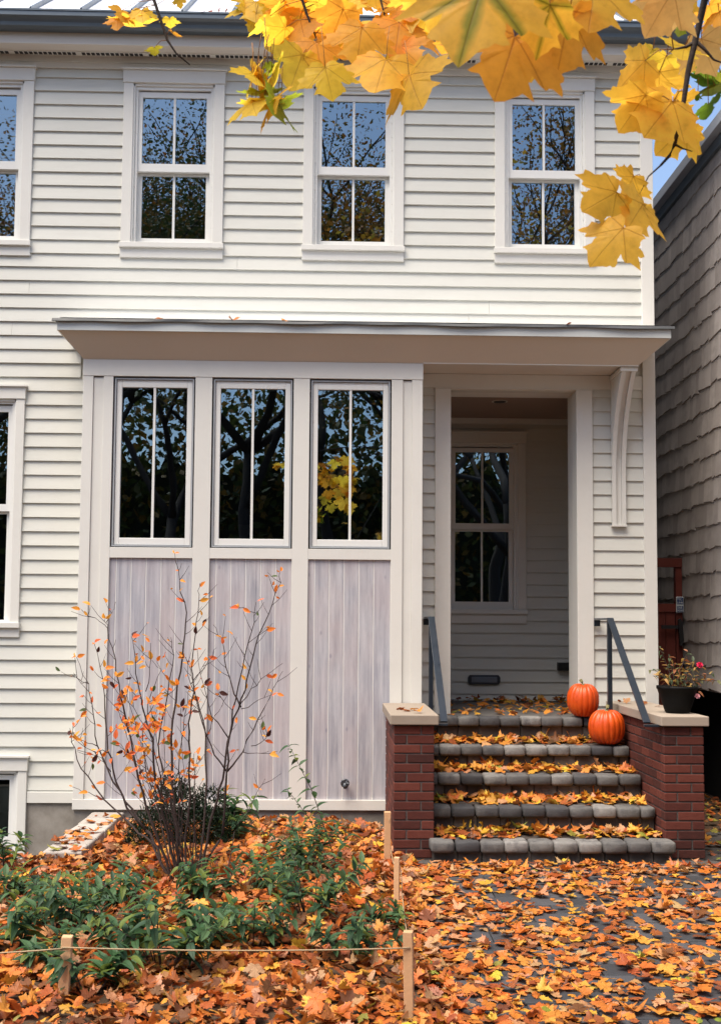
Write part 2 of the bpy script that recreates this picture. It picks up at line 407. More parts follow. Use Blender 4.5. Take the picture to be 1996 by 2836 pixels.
def double_hung(xc, outer_w, z_apron, z_sillbot, z_sashbot, z_glassbot, z_meetb, z_meett, z_glasstop, z_sashtop, z_headbot, z_headtop, glass_w, sash_w, Y, cap=True, apron=True, blinds=False):
    """two-over-two double-hung window: casing is the part, the rest its pieces"""
    hw = outer_w/2; sw = sash_w/2; gw = glass_w/2; cw = hw-(sw+.035)      # casing width leaves room for the jamb
    m = MB()
    m.box(xc-hw, xc-hw+cw, Y-.040, Y+.06, z_sillbot+.02, z_headbot); m.box(xc+hw-cw, xc+hw, Y-.040, Y+.06, z_sillbot+.02, z_headbot)
    w = m.build('window', 'trim', house, bevel=.003)
    box('head_casing', 'trim', w, xc-hw-.006, xc+hw+.006, Y-.048, Y+.06, z_headbot+.001, z_headtop, bevel=.003)
    if cap: box('drip_cap', 'trim', w, xc-hw-.018, xc+hw+.018, Y-.066, Y, z_headtop+.001, z_headtop+.016)
    box('sill', 'trim', w, xc-hw-.010, xc+hw+.010, Y-.062, Y+.06, z_sillbot, z_sillbot+.045, bevel=.003)
    if apron: box('apron', 'trim', w, xc-hw-.004, xc+hw+.004, Y-.036, Y, z_apron, z_sillbot-.001, bevel=.003)
    a, b = xc-hw+cw, xc+hw-cw
    j = MB()                                                              # stepped jamb and track
    for s0, s1, yy in ((a, a+.014, Y-.026), (b-.014, b, Y-.026), (a+.014, xc-sw+.002, Y-.008), (xc+sw-.002, b-.014, Y-.008)):
        j.box(s0, s1, yy, Y+.09, z_sillbot+.045, z_headbot)
    j.box(a, b, Y-.026, Y+.09, z_headbot-.02, z_headbot+.0005); j.box(a, b, Y-.010, Y+.09, z_sashtop+.012, z_headbot-.021)
    j.build('jamb', 'sash', w)
    up, lo = Y+.012, Y+.052                                               # upper sash proud of the lower one
    mt = .020
    def sash(y0, zb, zt, rb, rt):
        s = MB(); th = .034
        s.box(xc-sw, xc-gw, y0, y0+th, zb, zt); s.box(xc+gw, xc+sw, y0, y0+th, zb, zt)
        s.box(xc-gw, xc+gw, y0, y0+th, zb, rb); s.box(xc-gw, xc+gw, y0, y0+th, rt, zt)
        so = s.build('sash', 'sash', w)
        box('muntin', 'sash', w, xc-mt/2, xc+mt/2, y0+.003, y0+th-.006, rb+.0005, rt-.0005)
        for p, q in ((xc-gw, xc-mt/2), (xc+mt/2, xc+gw)):
            pm_ = MB(); pm_.v = [(p, y0+.016, rb), (q, y0+.016, rb), (q, y0+.016, rt), (p, y0+.016, rt)]; pm_.f = [(0, 1, 2, 3)]
            pm_.build('pane', 'glass', w, recalc=False)
    sash(up, z_meetb+.004, z_sashtop, z_meett, z_glasstop)
    sash(lo, z_sashbot, z_meett-.012, z_glassbot, z_meetb-.018)
    if blinds:
        bm_ = MB(); z = z_glassbot
        while z < z_glasstop-.12:
            bm_.prism([(Y+.13, z), (Y+.165, z+.028), (Y+.168, z+.028), (Y+.133, z)], xc-gw+.0, xc+gw-.05, 'x'); z += .042
        bl = bm_.build('blind', 'blind', w); bl['kind'] = 'stuff'
    return w

UP = dict(outer_w=.89, z_apron=4.845, z_sillbot=4.93, z_sashbot=4.975, z_glassbot=5.045, z_meetb=5.631, z_meett=5.707, z_glasstop=6.311, z_sashtop=6.36, z_headbot=6.42, z_headtop=6.535, glass_w=.565, sash_w=.645, Y=YW)
UPX = (-3.113, -1.436, .155, 1.853)
for i, x in enumerate(UPX): double_hung(x, blinds=(i == 0), **UP)
double_hung(-3.13, .92, 1.52, 1.60, 1.61, 1.668, 2.60, 2.665, 3.47, 3.525, 3.575, 3.68, .62, .70, YW)
double_hung(-3.03, .93, -.75, -.68, -.64, -.58, -.235, -.165, .314, .355, .394, .506, .62, .71, YW, apron=False)
# porch window on the back wall
double_hung(1.515, .875, 1.67, 1.765, 1.80, 1.889, 2.621, 2.684, 3.413, 3.455, 3.50, 3.603, .547, .635, YBACK)

cuts = [(x-.34, x+.34, 4.95, 6.40) for x in UPX] + [(-3.5, -2.76, 1.62, 3.56), (-3.47, -2.59, -2, .45),
        (-2.05, .70, -1, 3.9), (-2.2, 2.74, 3.86, 4.12), (.95, 2.19, -1, 3.72)]
wall = MB()                                                               # sheathing behind the boards, with openings left for the windows
XL, XR = -7.0, 2.81
def wall_sheet(mb, x0, x1, z0, z1, holes, y0, y1):
    xsx = sorted({x0, x1, *[h[0] for h in holes], *[h[1] for h in holes]}); zs = sorted({z0, z1, *[h[2] for h in holes], *[h[3] for h in holes]})
    xsx = [x for x in xsx if x0 <= x <= x1]; zs = [z for z in zs if z0 <= z <= z1]
    for i in range(len(xsx)-1):
        for k in range(len(zs)-1):
            cx, cz = (xsx[i]+xsx[i+1])/2, (zs[k]+zs[k+1])/2
            if any(h[0] < cx < h[1] and h[2] < cz < h[3] for h in holes): continue
            mb.box(xsx[i], xsx[i+1], y0, y1, zs[k], zs[k+1])
holes = [(x-.37, x+.37, 4.95, 6.42) for x in UPX] + [(-3.53, -2.73, 1.62, 3.57), (-3.44, -2.62, -.64, .39), (-1.9, .60, .3, 3.7), (1.02, 2.12, .85, 3.71)]
wall_sheet(wall, XL, XR-.01, -1.2, 6.66, holes, YW+.0005, YW+.10)
wl = wall.build('wall', 'clap', house)
boards(wl, XL, 2.705, .215, 6.55, YW, cuts)
box('base_board', 'trim', wl, -2.563, -2.06, YW-.03, YW, .128, .216); box('base_board', 'trim', wl, XL, -3.497, YW-.03, YW, .128, .216)
box('corner_board', 'trim', wl, 2.705, 2.815, YW-.042, YW+.02, .1, 6.58, bevel=.003)
box('corner_return', 'trim', wl, 2.80, 2.83, YW+.021, YW+.12, .1, 6.58)
box('side_wall', 'clap', wl, 2.70, 2.80, YW+.11, 18, -.2, 6.66)
fr = MB().box(XL, 2.83, YW-.028, YW, 6.551, 6.60).box(XL, 2.84, YW-.034, YW, 6.601, 6.659).build('frieze_board', 'trim', wl)
box('foundation', 'concrete', house, -2.60, 2.78, YW-.012, YW, -1.2, .127); box('foundation', 'concrete', house, XL, -3.46, YW-.012, YW, -1.2, .127); box('foundation', 'concrete', house, -3.459, -2.601, YW-.012, YW, -1.2, -.70)

# rooms behind the glass
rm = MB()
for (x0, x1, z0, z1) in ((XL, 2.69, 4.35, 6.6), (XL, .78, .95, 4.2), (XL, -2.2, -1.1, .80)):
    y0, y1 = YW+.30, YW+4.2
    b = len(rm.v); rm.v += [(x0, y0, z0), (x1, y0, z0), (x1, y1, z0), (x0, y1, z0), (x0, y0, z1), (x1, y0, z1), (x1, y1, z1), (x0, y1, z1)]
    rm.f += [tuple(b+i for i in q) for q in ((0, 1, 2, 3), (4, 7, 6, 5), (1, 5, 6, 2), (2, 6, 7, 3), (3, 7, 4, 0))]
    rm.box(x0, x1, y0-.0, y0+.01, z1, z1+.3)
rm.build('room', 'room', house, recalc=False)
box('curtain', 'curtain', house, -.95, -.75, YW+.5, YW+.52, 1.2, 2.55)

# eave, gutter, roof (hip)
ev = MB().box(XL, 3.06, 9.46, YW+1, 6.66, 6.70).box(2.82, 3.06, YW+1, 18, 6.66, 6.70).build('eave_soffit', 'soffit', house)
vent = MB()
x = XL+.05
vi = 0
while x < 2.78:
    vi += 1
    if vi % 14 != 0: vent.box(x, x+.030, 9.580, 9.622, 6.651, 6.6537)
    x += .042
vo = vent.build('vent_slot', 'iron', house); vo['kind'] = 'stuff'
box('vent_strip', 'trim', ev, XL, 2.80, 9.570, 9.632, 6.654, 6.6598)
box('fascia', 'soffit', ev, XL, 3.075, 9.440, 9.46, 6.655, 6.80)
box('fascia', 'soffit', ev, 3.061, 3.08, 9.47, 18, 6.655, 6.80)
prof = [(9.44, 6.755), (9.375, 6.755), (9.355, 6.770), (9.350, 6.80), (9.335, 6.822), (9.312, 6.84), (9.312, 6.888), (9.322, 6.888), (9.322, 6.85), (9.345, 6.83), (9.44, 6.83)]
gt = MB().prism(prof, XL, 3.10, 'x').build('gutter', 'gutter', house)
MB().prism([(9.305, 6.880), (9.318, 6.880), (9.318, 6.895), (9.305, 6.895)], XL, 3.102, 'x').build('gutter_lip', 'gutter', gt)
TP = math.tan(R(36)); RISE = 4.2
rf = MB(); yb = 9.36; zb = 6.895; xr = 3.09
rf.v = [(XL, yb, zb), (xr, yb, zb), (xr-RISE/TP, yb+RISE/TP, zb+RISE), (XL, yb+RISE/TP, zb+RISE), (xr, 20, zb), (xr-RISE/TP, 20, zb+RISE)]
rf.f = [(0, 1, 2, 3), (1, 4, 5, 2)]
rfo = rf.build('roof', 'roofing', house, recalc=False)
sx = on_y(86, 34, yb).x; k = -14
while sx+k*.433 < 3.0:
    x0 = sx+k*.433; k += 1
    if x0 < XL: continue
    ln = min(RISE, (xr-x0)*TP)
    s = MB(); h = .038; ny, nz = -math.sin(R(36)), math.cos(R(36))
    a = Vector((x0, yb, zb)); b = Vector((x0, yb+ln/TP, zb+ln)); up = Vector((0, ny, nz))*h
    for q in (a, b):
        for d in (-.008, .008):
            s.v += [tuple(q+Vector((d, 0, 0))), tuple(q+Vector((d, 0, 0))+up)]
    s.f = [(0, 1, 3, 2), (4, 6, 7, 5), (0, 4, 5, 1), (2, 3, 7, 6), (1, 5, 7, 3)]
    s.build('seam', 'gutter', rfo)

# the bay
BX0, BX1, BZ = -2.085, .742, 3.84
bay = MB()
bay.box(BX0, BX0+.085, YB, YW-.03, .222, 3.70)
bay_o = bay.build('bay', 'trim', house, bevel=.003)
box('corner_board', 'trim', bay_o, .652, BX1, YB, YW-.03, .222, 3.70, bevel=.003)
def bb(name, x0, x1, z0, z1, yy=0.0, mat='trim', d=.05): return box(name, mat, bay_o, x0, x1, YB+yy, YB+yy+d, z0, z1, bevel=.002)
bb('head_board', BX0-.003, BX1+.003, 3.701, BZ, -.004, d=.40)
bb('base_rail', BX0-.003, BX1-.003, .139, .221, -.006, d=.40)
bb('inset_strip', BX0+.086, BX0+.170, .222, 3.69, .012); bb('stile', BX0+.1705, -1.835, .222, 3.70, .0)
bb('inset_strip', .578, .6515, .222, 3.69, .012); bb('stile', .482, .5775, .222, 3.70, .0)
bb('stile', -1.154, -1.014, .222, 3.70); bb('stile', -.336, -.202, .222, 3.70)
BAYS = ((-1.835, -1.154), (-1.014, -.336), (-.202, .482))
for (p, q) in BAYS: bb('rail', p, q, 2.185, 2.272, .001)
for (p, q) in BAYS:
    p += .012; q -= .012; zt, zb_ = 3.688, 2.280
    m = MB(); m.box(p, p+.012, YB+.012, YB+.1, zb_, zt); m.box(q-.012, q, YB+.012, YB+.1, zb_, zt); m.box(p+.012, q-.012, YB+.012, YB+.1, zt-.012, zt); m.box(p+.012, q-.012, YB+.012, YB+.1, zb_, zb_+.012)
    w = m.build('casement_window', 'gasket', house)
    s = MB(); p += .014; q -= .014; gp, gq, gb, gtp = p+.044, q-.044, 2.352, 3.612
    s.box(p, gp, YB+.026, YB+.07, zb_+.014, zt-.014); s.box(gq, q, YB+.026, YB+.07, zb_+.014, zt-.014)
    s.box(gp, gq, YB+.026, YB+.07, zb_+.014, gb); s.box(gp, gq, YB+.026, YB+.07, gtp, zt-.014)
    s.build('sash', 'sash', w, bevel=.004)
    c = (gp+gq)/2; box('muntin', 'sash', w, c-.010, c+.010, YB+.030, YB+.062, gb+.0005, gtp-.0005)
    for a, b in ((gp, c-.010), (c+.010, gq)):
        pn = MB(); pn.v = [(a, YB+.045, gb), (b, YB+.045, gb), (b, YB+.045, gtp), (a, YB+.045, gtp)]; pn.f = [(0, 1, 2, 3)]
        pn.build('pane', 'glass', w, recalc=False)
for (p, q) in BAYS:
    pan = box('panel', 'sash', house, p, q, YB+.0208, YB+.05, .222, 2.185)
    n = 6; e = random.uniform(.05, .09); cutx = [p]
    x = p+e
    while x < q-.03: cutx.append(x); x += .1225
    cutx.append(q)
    for a, b in zip(cutx, cutx[1:]):
        MB().prism([(a+.0038, YB+.0206), (a+.0048, YB+.0185), (b-.0048, YB+.0185), (b-.0038, YB+.0206)], .222, 2.185, 'z').build('plank', 'plank', pan)
MB().box(BX0+.006, BX1-.01, YB+.02, YW, -1.0, .138).build('bay_foundation', 'concrete', house)
# bay side liners so no light leaks past the front
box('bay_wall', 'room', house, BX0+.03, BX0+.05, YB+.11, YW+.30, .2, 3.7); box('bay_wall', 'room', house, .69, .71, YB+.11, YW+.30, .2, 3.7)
# hose bib
fb = MB().tube([(.117, YB+.02, .365), (.117, YB-.05, .36), (.117, YB-.085, .335)], [.018, .019, .017], 10).build('hose_bib', 'brass', house, smooth=True)
hb = MB()
for k in range(8):
    a, b = 2*math.pi*k/8, 2*math.pi*(k+1)/8
    hb.tube([(.117, YB-.058, .365), (.117+.030*math.cos(a), YB-.058, .365+.030*math.sin(a))], .010, 5); hb.tube([(.117+.031*math.cos(a), YB-.058, .365+.031*math.sin(a)), (.117+.031*math.cos(b), YB-.058, .365+.031*math.sin(b))], .008, 6)
hb.build('handwheel', 'brass', fb)

# canopy: flared soffit, fascia, low roof
CX0, CX1, CY, CZ0, CZ1 = -2.26, 2.78, 9.081, 4.04, 4.128
ix0, ix1 = BX0, 2.555
sl = MB()
sl.v = [(CX0, CY, CZ0), (CX1, CY, CZ0), (ix1, YB-.006, BZ), (ix0, YB-.006, BZ), (CX0, YW, CZ0), (ix0, YW, BZ), (CX1, YW, CZ0), (ix1, YW, BZ)]
sl.f = [(0, 3, 2, 1), (0, 4, 5, 3), (1, 2, 7, 6)]
can = sl.build('canopy', 'canopy_tan', house, recalc=False)
box('soffit', 'soffit', can, BX1+.004, ix1-.001, YB+.012, YW, 3.848, 3.87)
box('beam_edge', 'trim', can, BX1+.004, ix1+.004, YB-.010, YB+.012, 3.838, 3.872)
MB().box(CX0-.004, CX1+.004, CY-.016, CY, CZ0-.003, CZ1-.012).build('fascia', 'flash', can)
MB().box(CX0-.010, CX0+.012, CY+.001, YW, CZ0-.002, CZ1-.012).build('fascia', 'trim', can)
MB().box(CX1-.012, CX1+.010, CY+.001, YW, CZ0-.002, CZ1-.012).build('fascia', 'trim', can)
lip = MB(); N = 70                                                         # membrane edge, a little wavy
for i in range(N+1):
    x = CX0-.045+(CX1-CX0+.075)*i/N
    w = .004*math.sin(x*4.1)+.004*math.sin(x*9.3+1)
    lip.v += [(x, CY-.032+w, CZ1-.022+w*.9), (x, CY-.026, CZ1-.002+w*.6), (x, YW, CZ1+.045)]
for i in range(N):
    for k in range(2): lip.f.append((i*3+k, i*3+3+k, i*3+4+k, i*3+1+k))
lo = lip.build('roof_membrane', 'membrane', can, recalc=False)
mt_ = MB(); mt_.v = [(CX0+.01, CY-.012, CZ1+.014), (CX1-.01, CY-.012, CZ1+.014), (CX1-.01, YW-.01, CZ1+.062), (CX0+.01, YW-.01, CZ1+.062)]; mt_.f = [(0, 1, 2, 3)]; mt_.build('metal_roofing', 'roofing', can, recalc=False); sm = lo.modifiers.new('solid', 'SOLIDIFY'); sm.thickness = .008; sm.offset = 1
box('canopy_core', 'soffit', can, CX0+.02, CX1-.02, CY+.005, YW, CZ0+.003, CZ1-.02)
box('frieze_board', 'trim', can, BX1, 2.704, YW-.030, YW, 3.725, 3.845)

# curved bracket, two cheeks and a set-back web
br_x0, br_x1 = 2.425, 2.545
def bprof(dy):
    pts = []
    for i in range(15):
        t = i/14; z = 2.53+(3.80-2.53)*t
        pr = .052+.36*max(0, (t-.25)/.75)**2.6
        pts.append((YW-pr+dy, z))
    return pts+[(YW-.03, 3.80), (YW-.03, 2.53)]
br = MB().prism(bprof(.035), br_x0+.036, br_x1-.036, 'x').build('bracket', 'trim', house)
for a, b in ((br_x0, br_x0+.035), (br_x1-.035, br_x1)): MB().prism(bprof(0), a, b, 'x').build('cheek', 'trim', br)
box('bracket_cap', 'trim', br, br_x0-.012, br_x1+.014, YB+.013, YW-.03, 3.801, 3.836, bevel=.003)
box('bracket_foot', 'trim', br, br_x0-.006, br_x1+.006, YW-.062, YW-.02, 2.515, 2.5295)

# recessed porch
pf = MB()
DX0, DX1, DZ = 1.020, 2.119, 3.715
pf.box(.883, DX0, YW-.038, YW+.33, .89, DZ); pf.box(DX1, 2.260, YW-.038, YW+.33, .89, DZ)
pfo = pf.build('porch_frame', 'trim', house, bevel=.003)
box('header', 'trim', pfo, .883, 2.26, YW-.0375, YW+.33, DZ+.001, DZ+.009)
pw = MB()
pw.v = [(.80, YW+.31, .86), (2.69, YW+.31, .86), (2.69, YBACK+.1, .86), (.80, YBACK+.1, .86), (.80, YW+.31, 3.76), (2.69, YW+.31, 3.76), (2.69, YBACK+.1, 3.76), (.80, YBACK+.1, 3.76)]
pw.f = [(0, 3, 7, 4), (1, 5, 6, 2)]
pwo = pw.build('porch_wall', 'clap', house, recalc=False)
box('ceiling', 'porch_ceiling', pwo, .80, 2.69, YW+.331, YBACK+.1, 3.760, 3.79)
bk = MB(); wall_sheet(bk, .80, 2.69, .86, 3.76, [(1.515-.36, 1.515+.36, 1.79, 3.5)], YBACK+.001, YBACK+.08); bk.build('back_wall', 'clap', pwo)
boards(pwo, .801, 2.689, .90, 3.70, YBACK, [(1.515-.34, 1.515+.34, 1.78, 3.48)], joints=False)
box('ceiling_trim', 'trim', pwo, .801, 2.689, YBACK-.03, YBACK-.001, 3.701, 3.758)
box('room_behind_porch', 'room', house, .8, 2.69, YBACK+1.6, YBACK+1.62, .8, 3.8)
lt = MB().lathe([(.058, 3.752), (.058, 3.759)], 20, (1.56, 10.4)).build('ceiling_lamp', 'iron', house)
MB().lathe([(.075, 3.755), (.075, 3.7585)], 20, (1.56, 10.4)).build('lamp_trim', 'soffit', lt)
ms = MB(); zc, xc_ = 1.108, 1.526
ms.prism([(xc_-.162, zc-.022), (xc_-.145, zc-.046), (xc_+.145, zc-.046), (xc_+.162, zc-.022), (xc_+.162, zc+.022), (xc_+.145, zc+.046), (xc_-.145, zc+.046), (xc_-.162, zc+.022)], YBACK-.045, YBACK-.012, 'y')
mso = ms.build('mail_slot', 'rail', house, bevel=.003)
box('flap', 'slotcover', mso, xc_-.128, xc_+.128, YBACK-.052, YBACK-.0455, zc-.028, zc+.028, bevel=.002)
box('outlet_box', 'iron', house, 2.262, 2.40, YBACK-.09, YBACK-.01, 1.203, 1.285, bevel=.006)
struct(box('porch_floor', 'slate_paint', None, .70, 2.70, 9.45, YBACK+.05, .70, .893))

# ------------------------------------------------------------------ neighbour's shingled house
nb = thing('shingled_house', 'neighbouring house wall of weathered grey brown shingles', 'house')
XN = 3.50; NZ0, NZ1 = 1.07, 6.08
nw = box('wall', 'shingle', nb, XN+.03, XN+.3, 5.5, 19, NZ0-.02, NZ1)
box('foundation', 'dark_base', nb, XN+.28, XN+.5, 5.5, 19, -.3, NZ0-.021)
shm = []
for s in range(6):
    rs = random.Random(s); m = MB(); w = 1.0; L = .30; j = rs.uniform(-.012, .012)
    # x: thickness outwards (-x), y: width 0..1 scaled, z up; butt at z=0
    m.v = [(-.018, 0, j), (0, 0, j), (-.004, 0, L), (0, 0, L), (-.018, 1, -j), (0, 1, -j), (-.004, 1, L), (0, 1, L)]
    m.f = [(0, 2, 3, 1), (4, 5, 7, 6), (0, 4, 6, 2), (1, 3, 7, 5), (0, 1, 5, 4), (2, 6, 7, 3)]
    shm.append(m.mesh('shingle'))
SEX = .2186; rest = MB(); cand = []
z = NZ0; r_ = 0
while z < NZ1-.05:
    y = 5.6+random.uniform(0, .1)
    while y < 14.5:
        w = random.choice((.09, .11, .13, .15, .17, .19)); cand.append((y, z+random.uniform(-.013, .013), w)); y += w+.004
    z += SEX
vis = [c for c in cand if in_frame((XN, c[0], c[1]+.1), 10) and c[0] < 12.6]
vis.sort(key=lambda c: c[0]+.1*c[1]); keep = set(vis[:300])
for (y, z, w) in cand:
    zt = min(.30, NZ1-z)
    if (y, z, w) in keep:
        o = link('shingle', random.choice(shm), 'shingle', nw, (XN+.024, y, z)); o.scale = (1, w, zt/.30)
    else:
        b = len(rest.v); me = random.choice(shm)
        rest.v += [(XN+.024+v.co.x, y+v.co.y*w, z+v.co.z*zt/.30) for v in me.vertices]; rest.f += [tuple(b+i for i in p.vertices) for p in me.polygons]
ro = rest.build('shingle_field', 'shingle', nw); ro['kind'] = 'stuff'
box('fascia', 'gutter', nb, XN-.02, XN+.02, 5.5, 19, 6.03, 6.15)
MB().prism([(XN-.10, 6.13), (XN-.10, 6.23), (XN+.02, 6.25), (XN+.02, 6.13)], 5.5, 19, 'y').build('gutter', mk_metal_paint('grey_gutter', (.36, .38, .41), .45, .2), nb)
nr = MB(); nr.v = [(XN-.06, 5.4, 6.24), (XN-.06, 19, 6.24), (XN+4, 19, 8.3), (XN+4, 5.4, 8.3)]; nr.f = [(0, 1, 2, 3)]; nr.build('roof', 'membrane', nb, recalc=False)

# gate between the houses
YG = 11.1
gate = thing('wooden_gate', 'dark red wooden gate in the gap between the two houses', 'gate', (0, 0, 0))
box('post', 'gatewood', gate, 3.425, 3.488, YG, YG+.07, 0, 2.245); box('post', 'gatewood', gate, 2.86, 2.93, YG, YG+.07, 0, 2.245)
box('top_rail', 'gatewood', gate, 2.84, 3.488, YG-.012, YG+.075, 2.246, 2.335); box('middle_rail', 'gatewood', gate, 2.931, 3.424, YG+.005, YG+.05, 1.80, 1.88)
for i in range(5): box('board', 'gatewood', gate, 2.935+i*.098, 3.028+i*.098, YG+.02, YG+.045, .1, 1.799)
la = MB().box(3.27, 3.47, YG-.035, YG-.012, 1.63, 1.665).build('latch', 'iron', gate)
MB().prism([(3.43, 1.72), (3.455, 1.735), (3.475, 1.70), (3.485, 1.52), (3.47, 1.46), (3.445, 1.47), (3.44, 1.6)], YG-.05, YG-.02, 'y').build('handle', 'iron', la)
sg = thing('security_sign', 'small blue and white lettered sign on the red gate post', 'sign', (3.459, YG-.018, 1.868))
MB().box(-.037, .037, -.004, .016, -.080, .080).build('plate', 'sign_white', sg, bevel=.006)
MB().box(-.031, .031, -.007, -.0045, .006, .074).build('blue_field', 'sign_blue', sg); MB().box(-.031, .031, -.007, -.0045, -.074, -.012).build('blue_field', 'sign_blue', sg)
for txt, z in (('TEC-', .045), ('LINK', .013), ('568-', -.037), ('9200', -.067)):
    cu = bpy.data.curves.new('lettering', 'FONT'); cu.body = txt; cu.size = .029; cu.align_x = 'CENTER'; cu.extrude = .0005
    tmp = bpy.data.objects.new('tmp', cu); COL.objects.link(tmp); bpy.context.view_layer.update(); lme = bpy.data.meshes.new_from_object(tmp.evaluated_get(bpy.context.evaluated_depsgraph_get())); bpy.data.objects.remove(tmp)
    lme.materials.clear(); lme.materials.append(M['sign_white']); o = link('lettering', lme); o.parent = sg; o.location = (0, -.0085, z); o.rotation_euler = (R(90), 0, 0)

# ------------------------------------------------------------------ brick piers
def pier(x0, x1, yb, lab):
    p = thing('brick_pier', lab, 'pier', (x0, YP, 0), 'brick piers beside the steps'); p.location = (0, 0, 0)
    CH = .0668; NC = 14; ztop = .935
    box('mortar_core', 'mortar', p, x0+.006, x1-.006, YP+.006, yb, -.08, ztop)
    full, half = .190, x1-x0-.190-.010
    L = yb-YP
    meshes = {}
    def brick(w, d, x, y, z):
        key = (round(w, 3), round(d, 3), random.randint(0, 2))
        if key not in meshes: meshes[key] = rounded_block(w, d, CH-.010, .004, .0012, len(meshes)).mesh('brick')
        link('brick', meshes[key], 'brick', p, (x, y, z))
    for c in range(NC):
        z = ztop-(c+1)*CH+.005
        D = .092
        if c % 2 == 0: ws = [(x0, full), (x0+full+.01, half)]
        else: ws = [(x0, half), (x0+half+.01, full)]
        for (a, w) in ws: brick(w, D, a+w/2, YP+D/2, z)
        y = YP+D+.010; first = True
        while y < yb-.03:
            l = min((.092 if (first and c % 2) else .190), yb-y); first = False
            brick(.092, l, x0+.046, y+l/2, z)
            brick(.092, l, x1-.046, y+l/2, z)
            y += l+.010
    cp = box('cap', 'cap', p, x0-.028, x1+.030, YP-.035, yb, .940, 1.010, bevel=.006)
    return p
pier(.448, .735, YB-.003, 'brick pier with bare tan stone cap beside the planked bay')
pier(2.385, 2.672, YW-.04, 'brick pier whose tan stone cap carries the flower pot')

# ------------------------------------------------------------------ steps of tumbled stone
steps = thing('front_steps', 'five tumbled grey stone block steps strewn with leaves between brick piers', 'steps')
TOPS = [.145, .328, .513, .695, .895]; NOSE = [7.90, 8.25, 8.60, 8.95, 9.30]
bmesh_cache = [rounded_block(.170, .17, .078, .017, .0045, 50+s).mesh('block', smooth=True) for s in range(7)]
rmesh = [rounded_block(.170, .10, .11, .006, .002, 80+s).mesh('riser_block') for s in range(4)]
for i, (zt, yn) in enumerate(zip(TOPS, NOSE)):
    xa, xb = (.700, 2.425) if i == 0 else (.74, 2.38)
    zprev = TOPS[i-1] if i else -.02
    nx = 10; bw = (xb-xa)/nx if i == 0 else .1735
    x = xa if i == 0 else xa-random.uniform(.02, .12)
    while x < xb-.02:
        a, b = max(x, xa), min(x+bw, xb)
        if b-a > .03:
            o = link('stone_block', random.choice(bmesh_cache), 'stone', steps, ((a+b)/2, yn+.085+random.uniform(-.004, .004), zt-.078+random.uniform(-.003, .002)))
            o.scale = ((b-a-.004)/.170, 1, 1); o.rotation_euler = (0, 0, random.uniform(-.012, .012)+random.choice((0, math.pi)))
        x += bw
    x = xa+.02-random.uniform(0, .09) if i else xa+.02
    while x < xb-.02:
        a, b = max(x, xa+.02*(i == 0)), min(x+bw, xb-.02*(i == 0))
        if b-a > .03:
            hh = zt-.080-zprev+.01
            o = link('riser_block', random.choice(rmesh), 'riser' if i != 4 else 'riser', steps, ((a+b)/2, yn+.095, zprev-.01))
            o.scale = ((b-a-.004)/.170, 1, hh/.11)
        x += bw
    yn2 = NOSE[i+1]+.09 if i < 4 else 9.45
    box('tread', 'riser', steps, xa+.03, xb-.03, yn+.165, yn2, zprev-.05, zt-.012)

# ------------------------------------------------------------------ handrails
def handrail(X, side, lab):
    h = thing('handrail', lab, 'handrail', (X, 9.2, .9), 'steel handrails'); h.location = (0, 0, 0)
    yt, zt, yb, zb = 9.2, 1.715, 8.12, .955
    box('post', 'rail', h, X-.018, X+.018, yt-.02, yt+.02, .885, zt-.012, bevel=.003)
    d = Vector((0, yb-yt, zb-zt)).normalized(); n = Vector((0, -d.z, d.y)); n = n if n.z > 0 else -n
    a = Vector((X, yt-.03, zt)); b = Vector((X, yb, zb))
    m = MB(); w = .026
    for p in (a, b):
        for sx, sn in ((-1, -.5), (1, -.5), (1, .5), (-1, .5)): m.v.append(tuple(p+Vector((sx*w, 0, 0))+n*sn*.014))
    m.f = [(0, 1, 2, 3), (7, 6, 5, 4)]+[(i, 4+i, 4+(i+1) % 4, (i+1) % 4) for i in range(4)]
    m.build('rail', 'rail', h, bevel=.002)
    box('top_return', 'rail', h, X-.026, X+.026, yt-.034, YW-.045, zt-.012, zt+.004, bevel=.002)
    box('return_drop', 'rail', h, X-.026, X+.026, YW-.060, YW-.045, zt-.065, zt-.0125)
    x0, x1 = (X-.07, X+.026) if side < 0 else (X-.026, X+.09)
    box('foot_plate', 'rail', h, x0, x1, yb-.03, yb+.012, zb-.028, zb-.012, bevel=.002)
    return h
handrail(.812, -1, 'blue black steel handrail rising beside the planked bay')
handrail(2.283, 1, 'blue black steel handrail rising beside the two pumpkins')

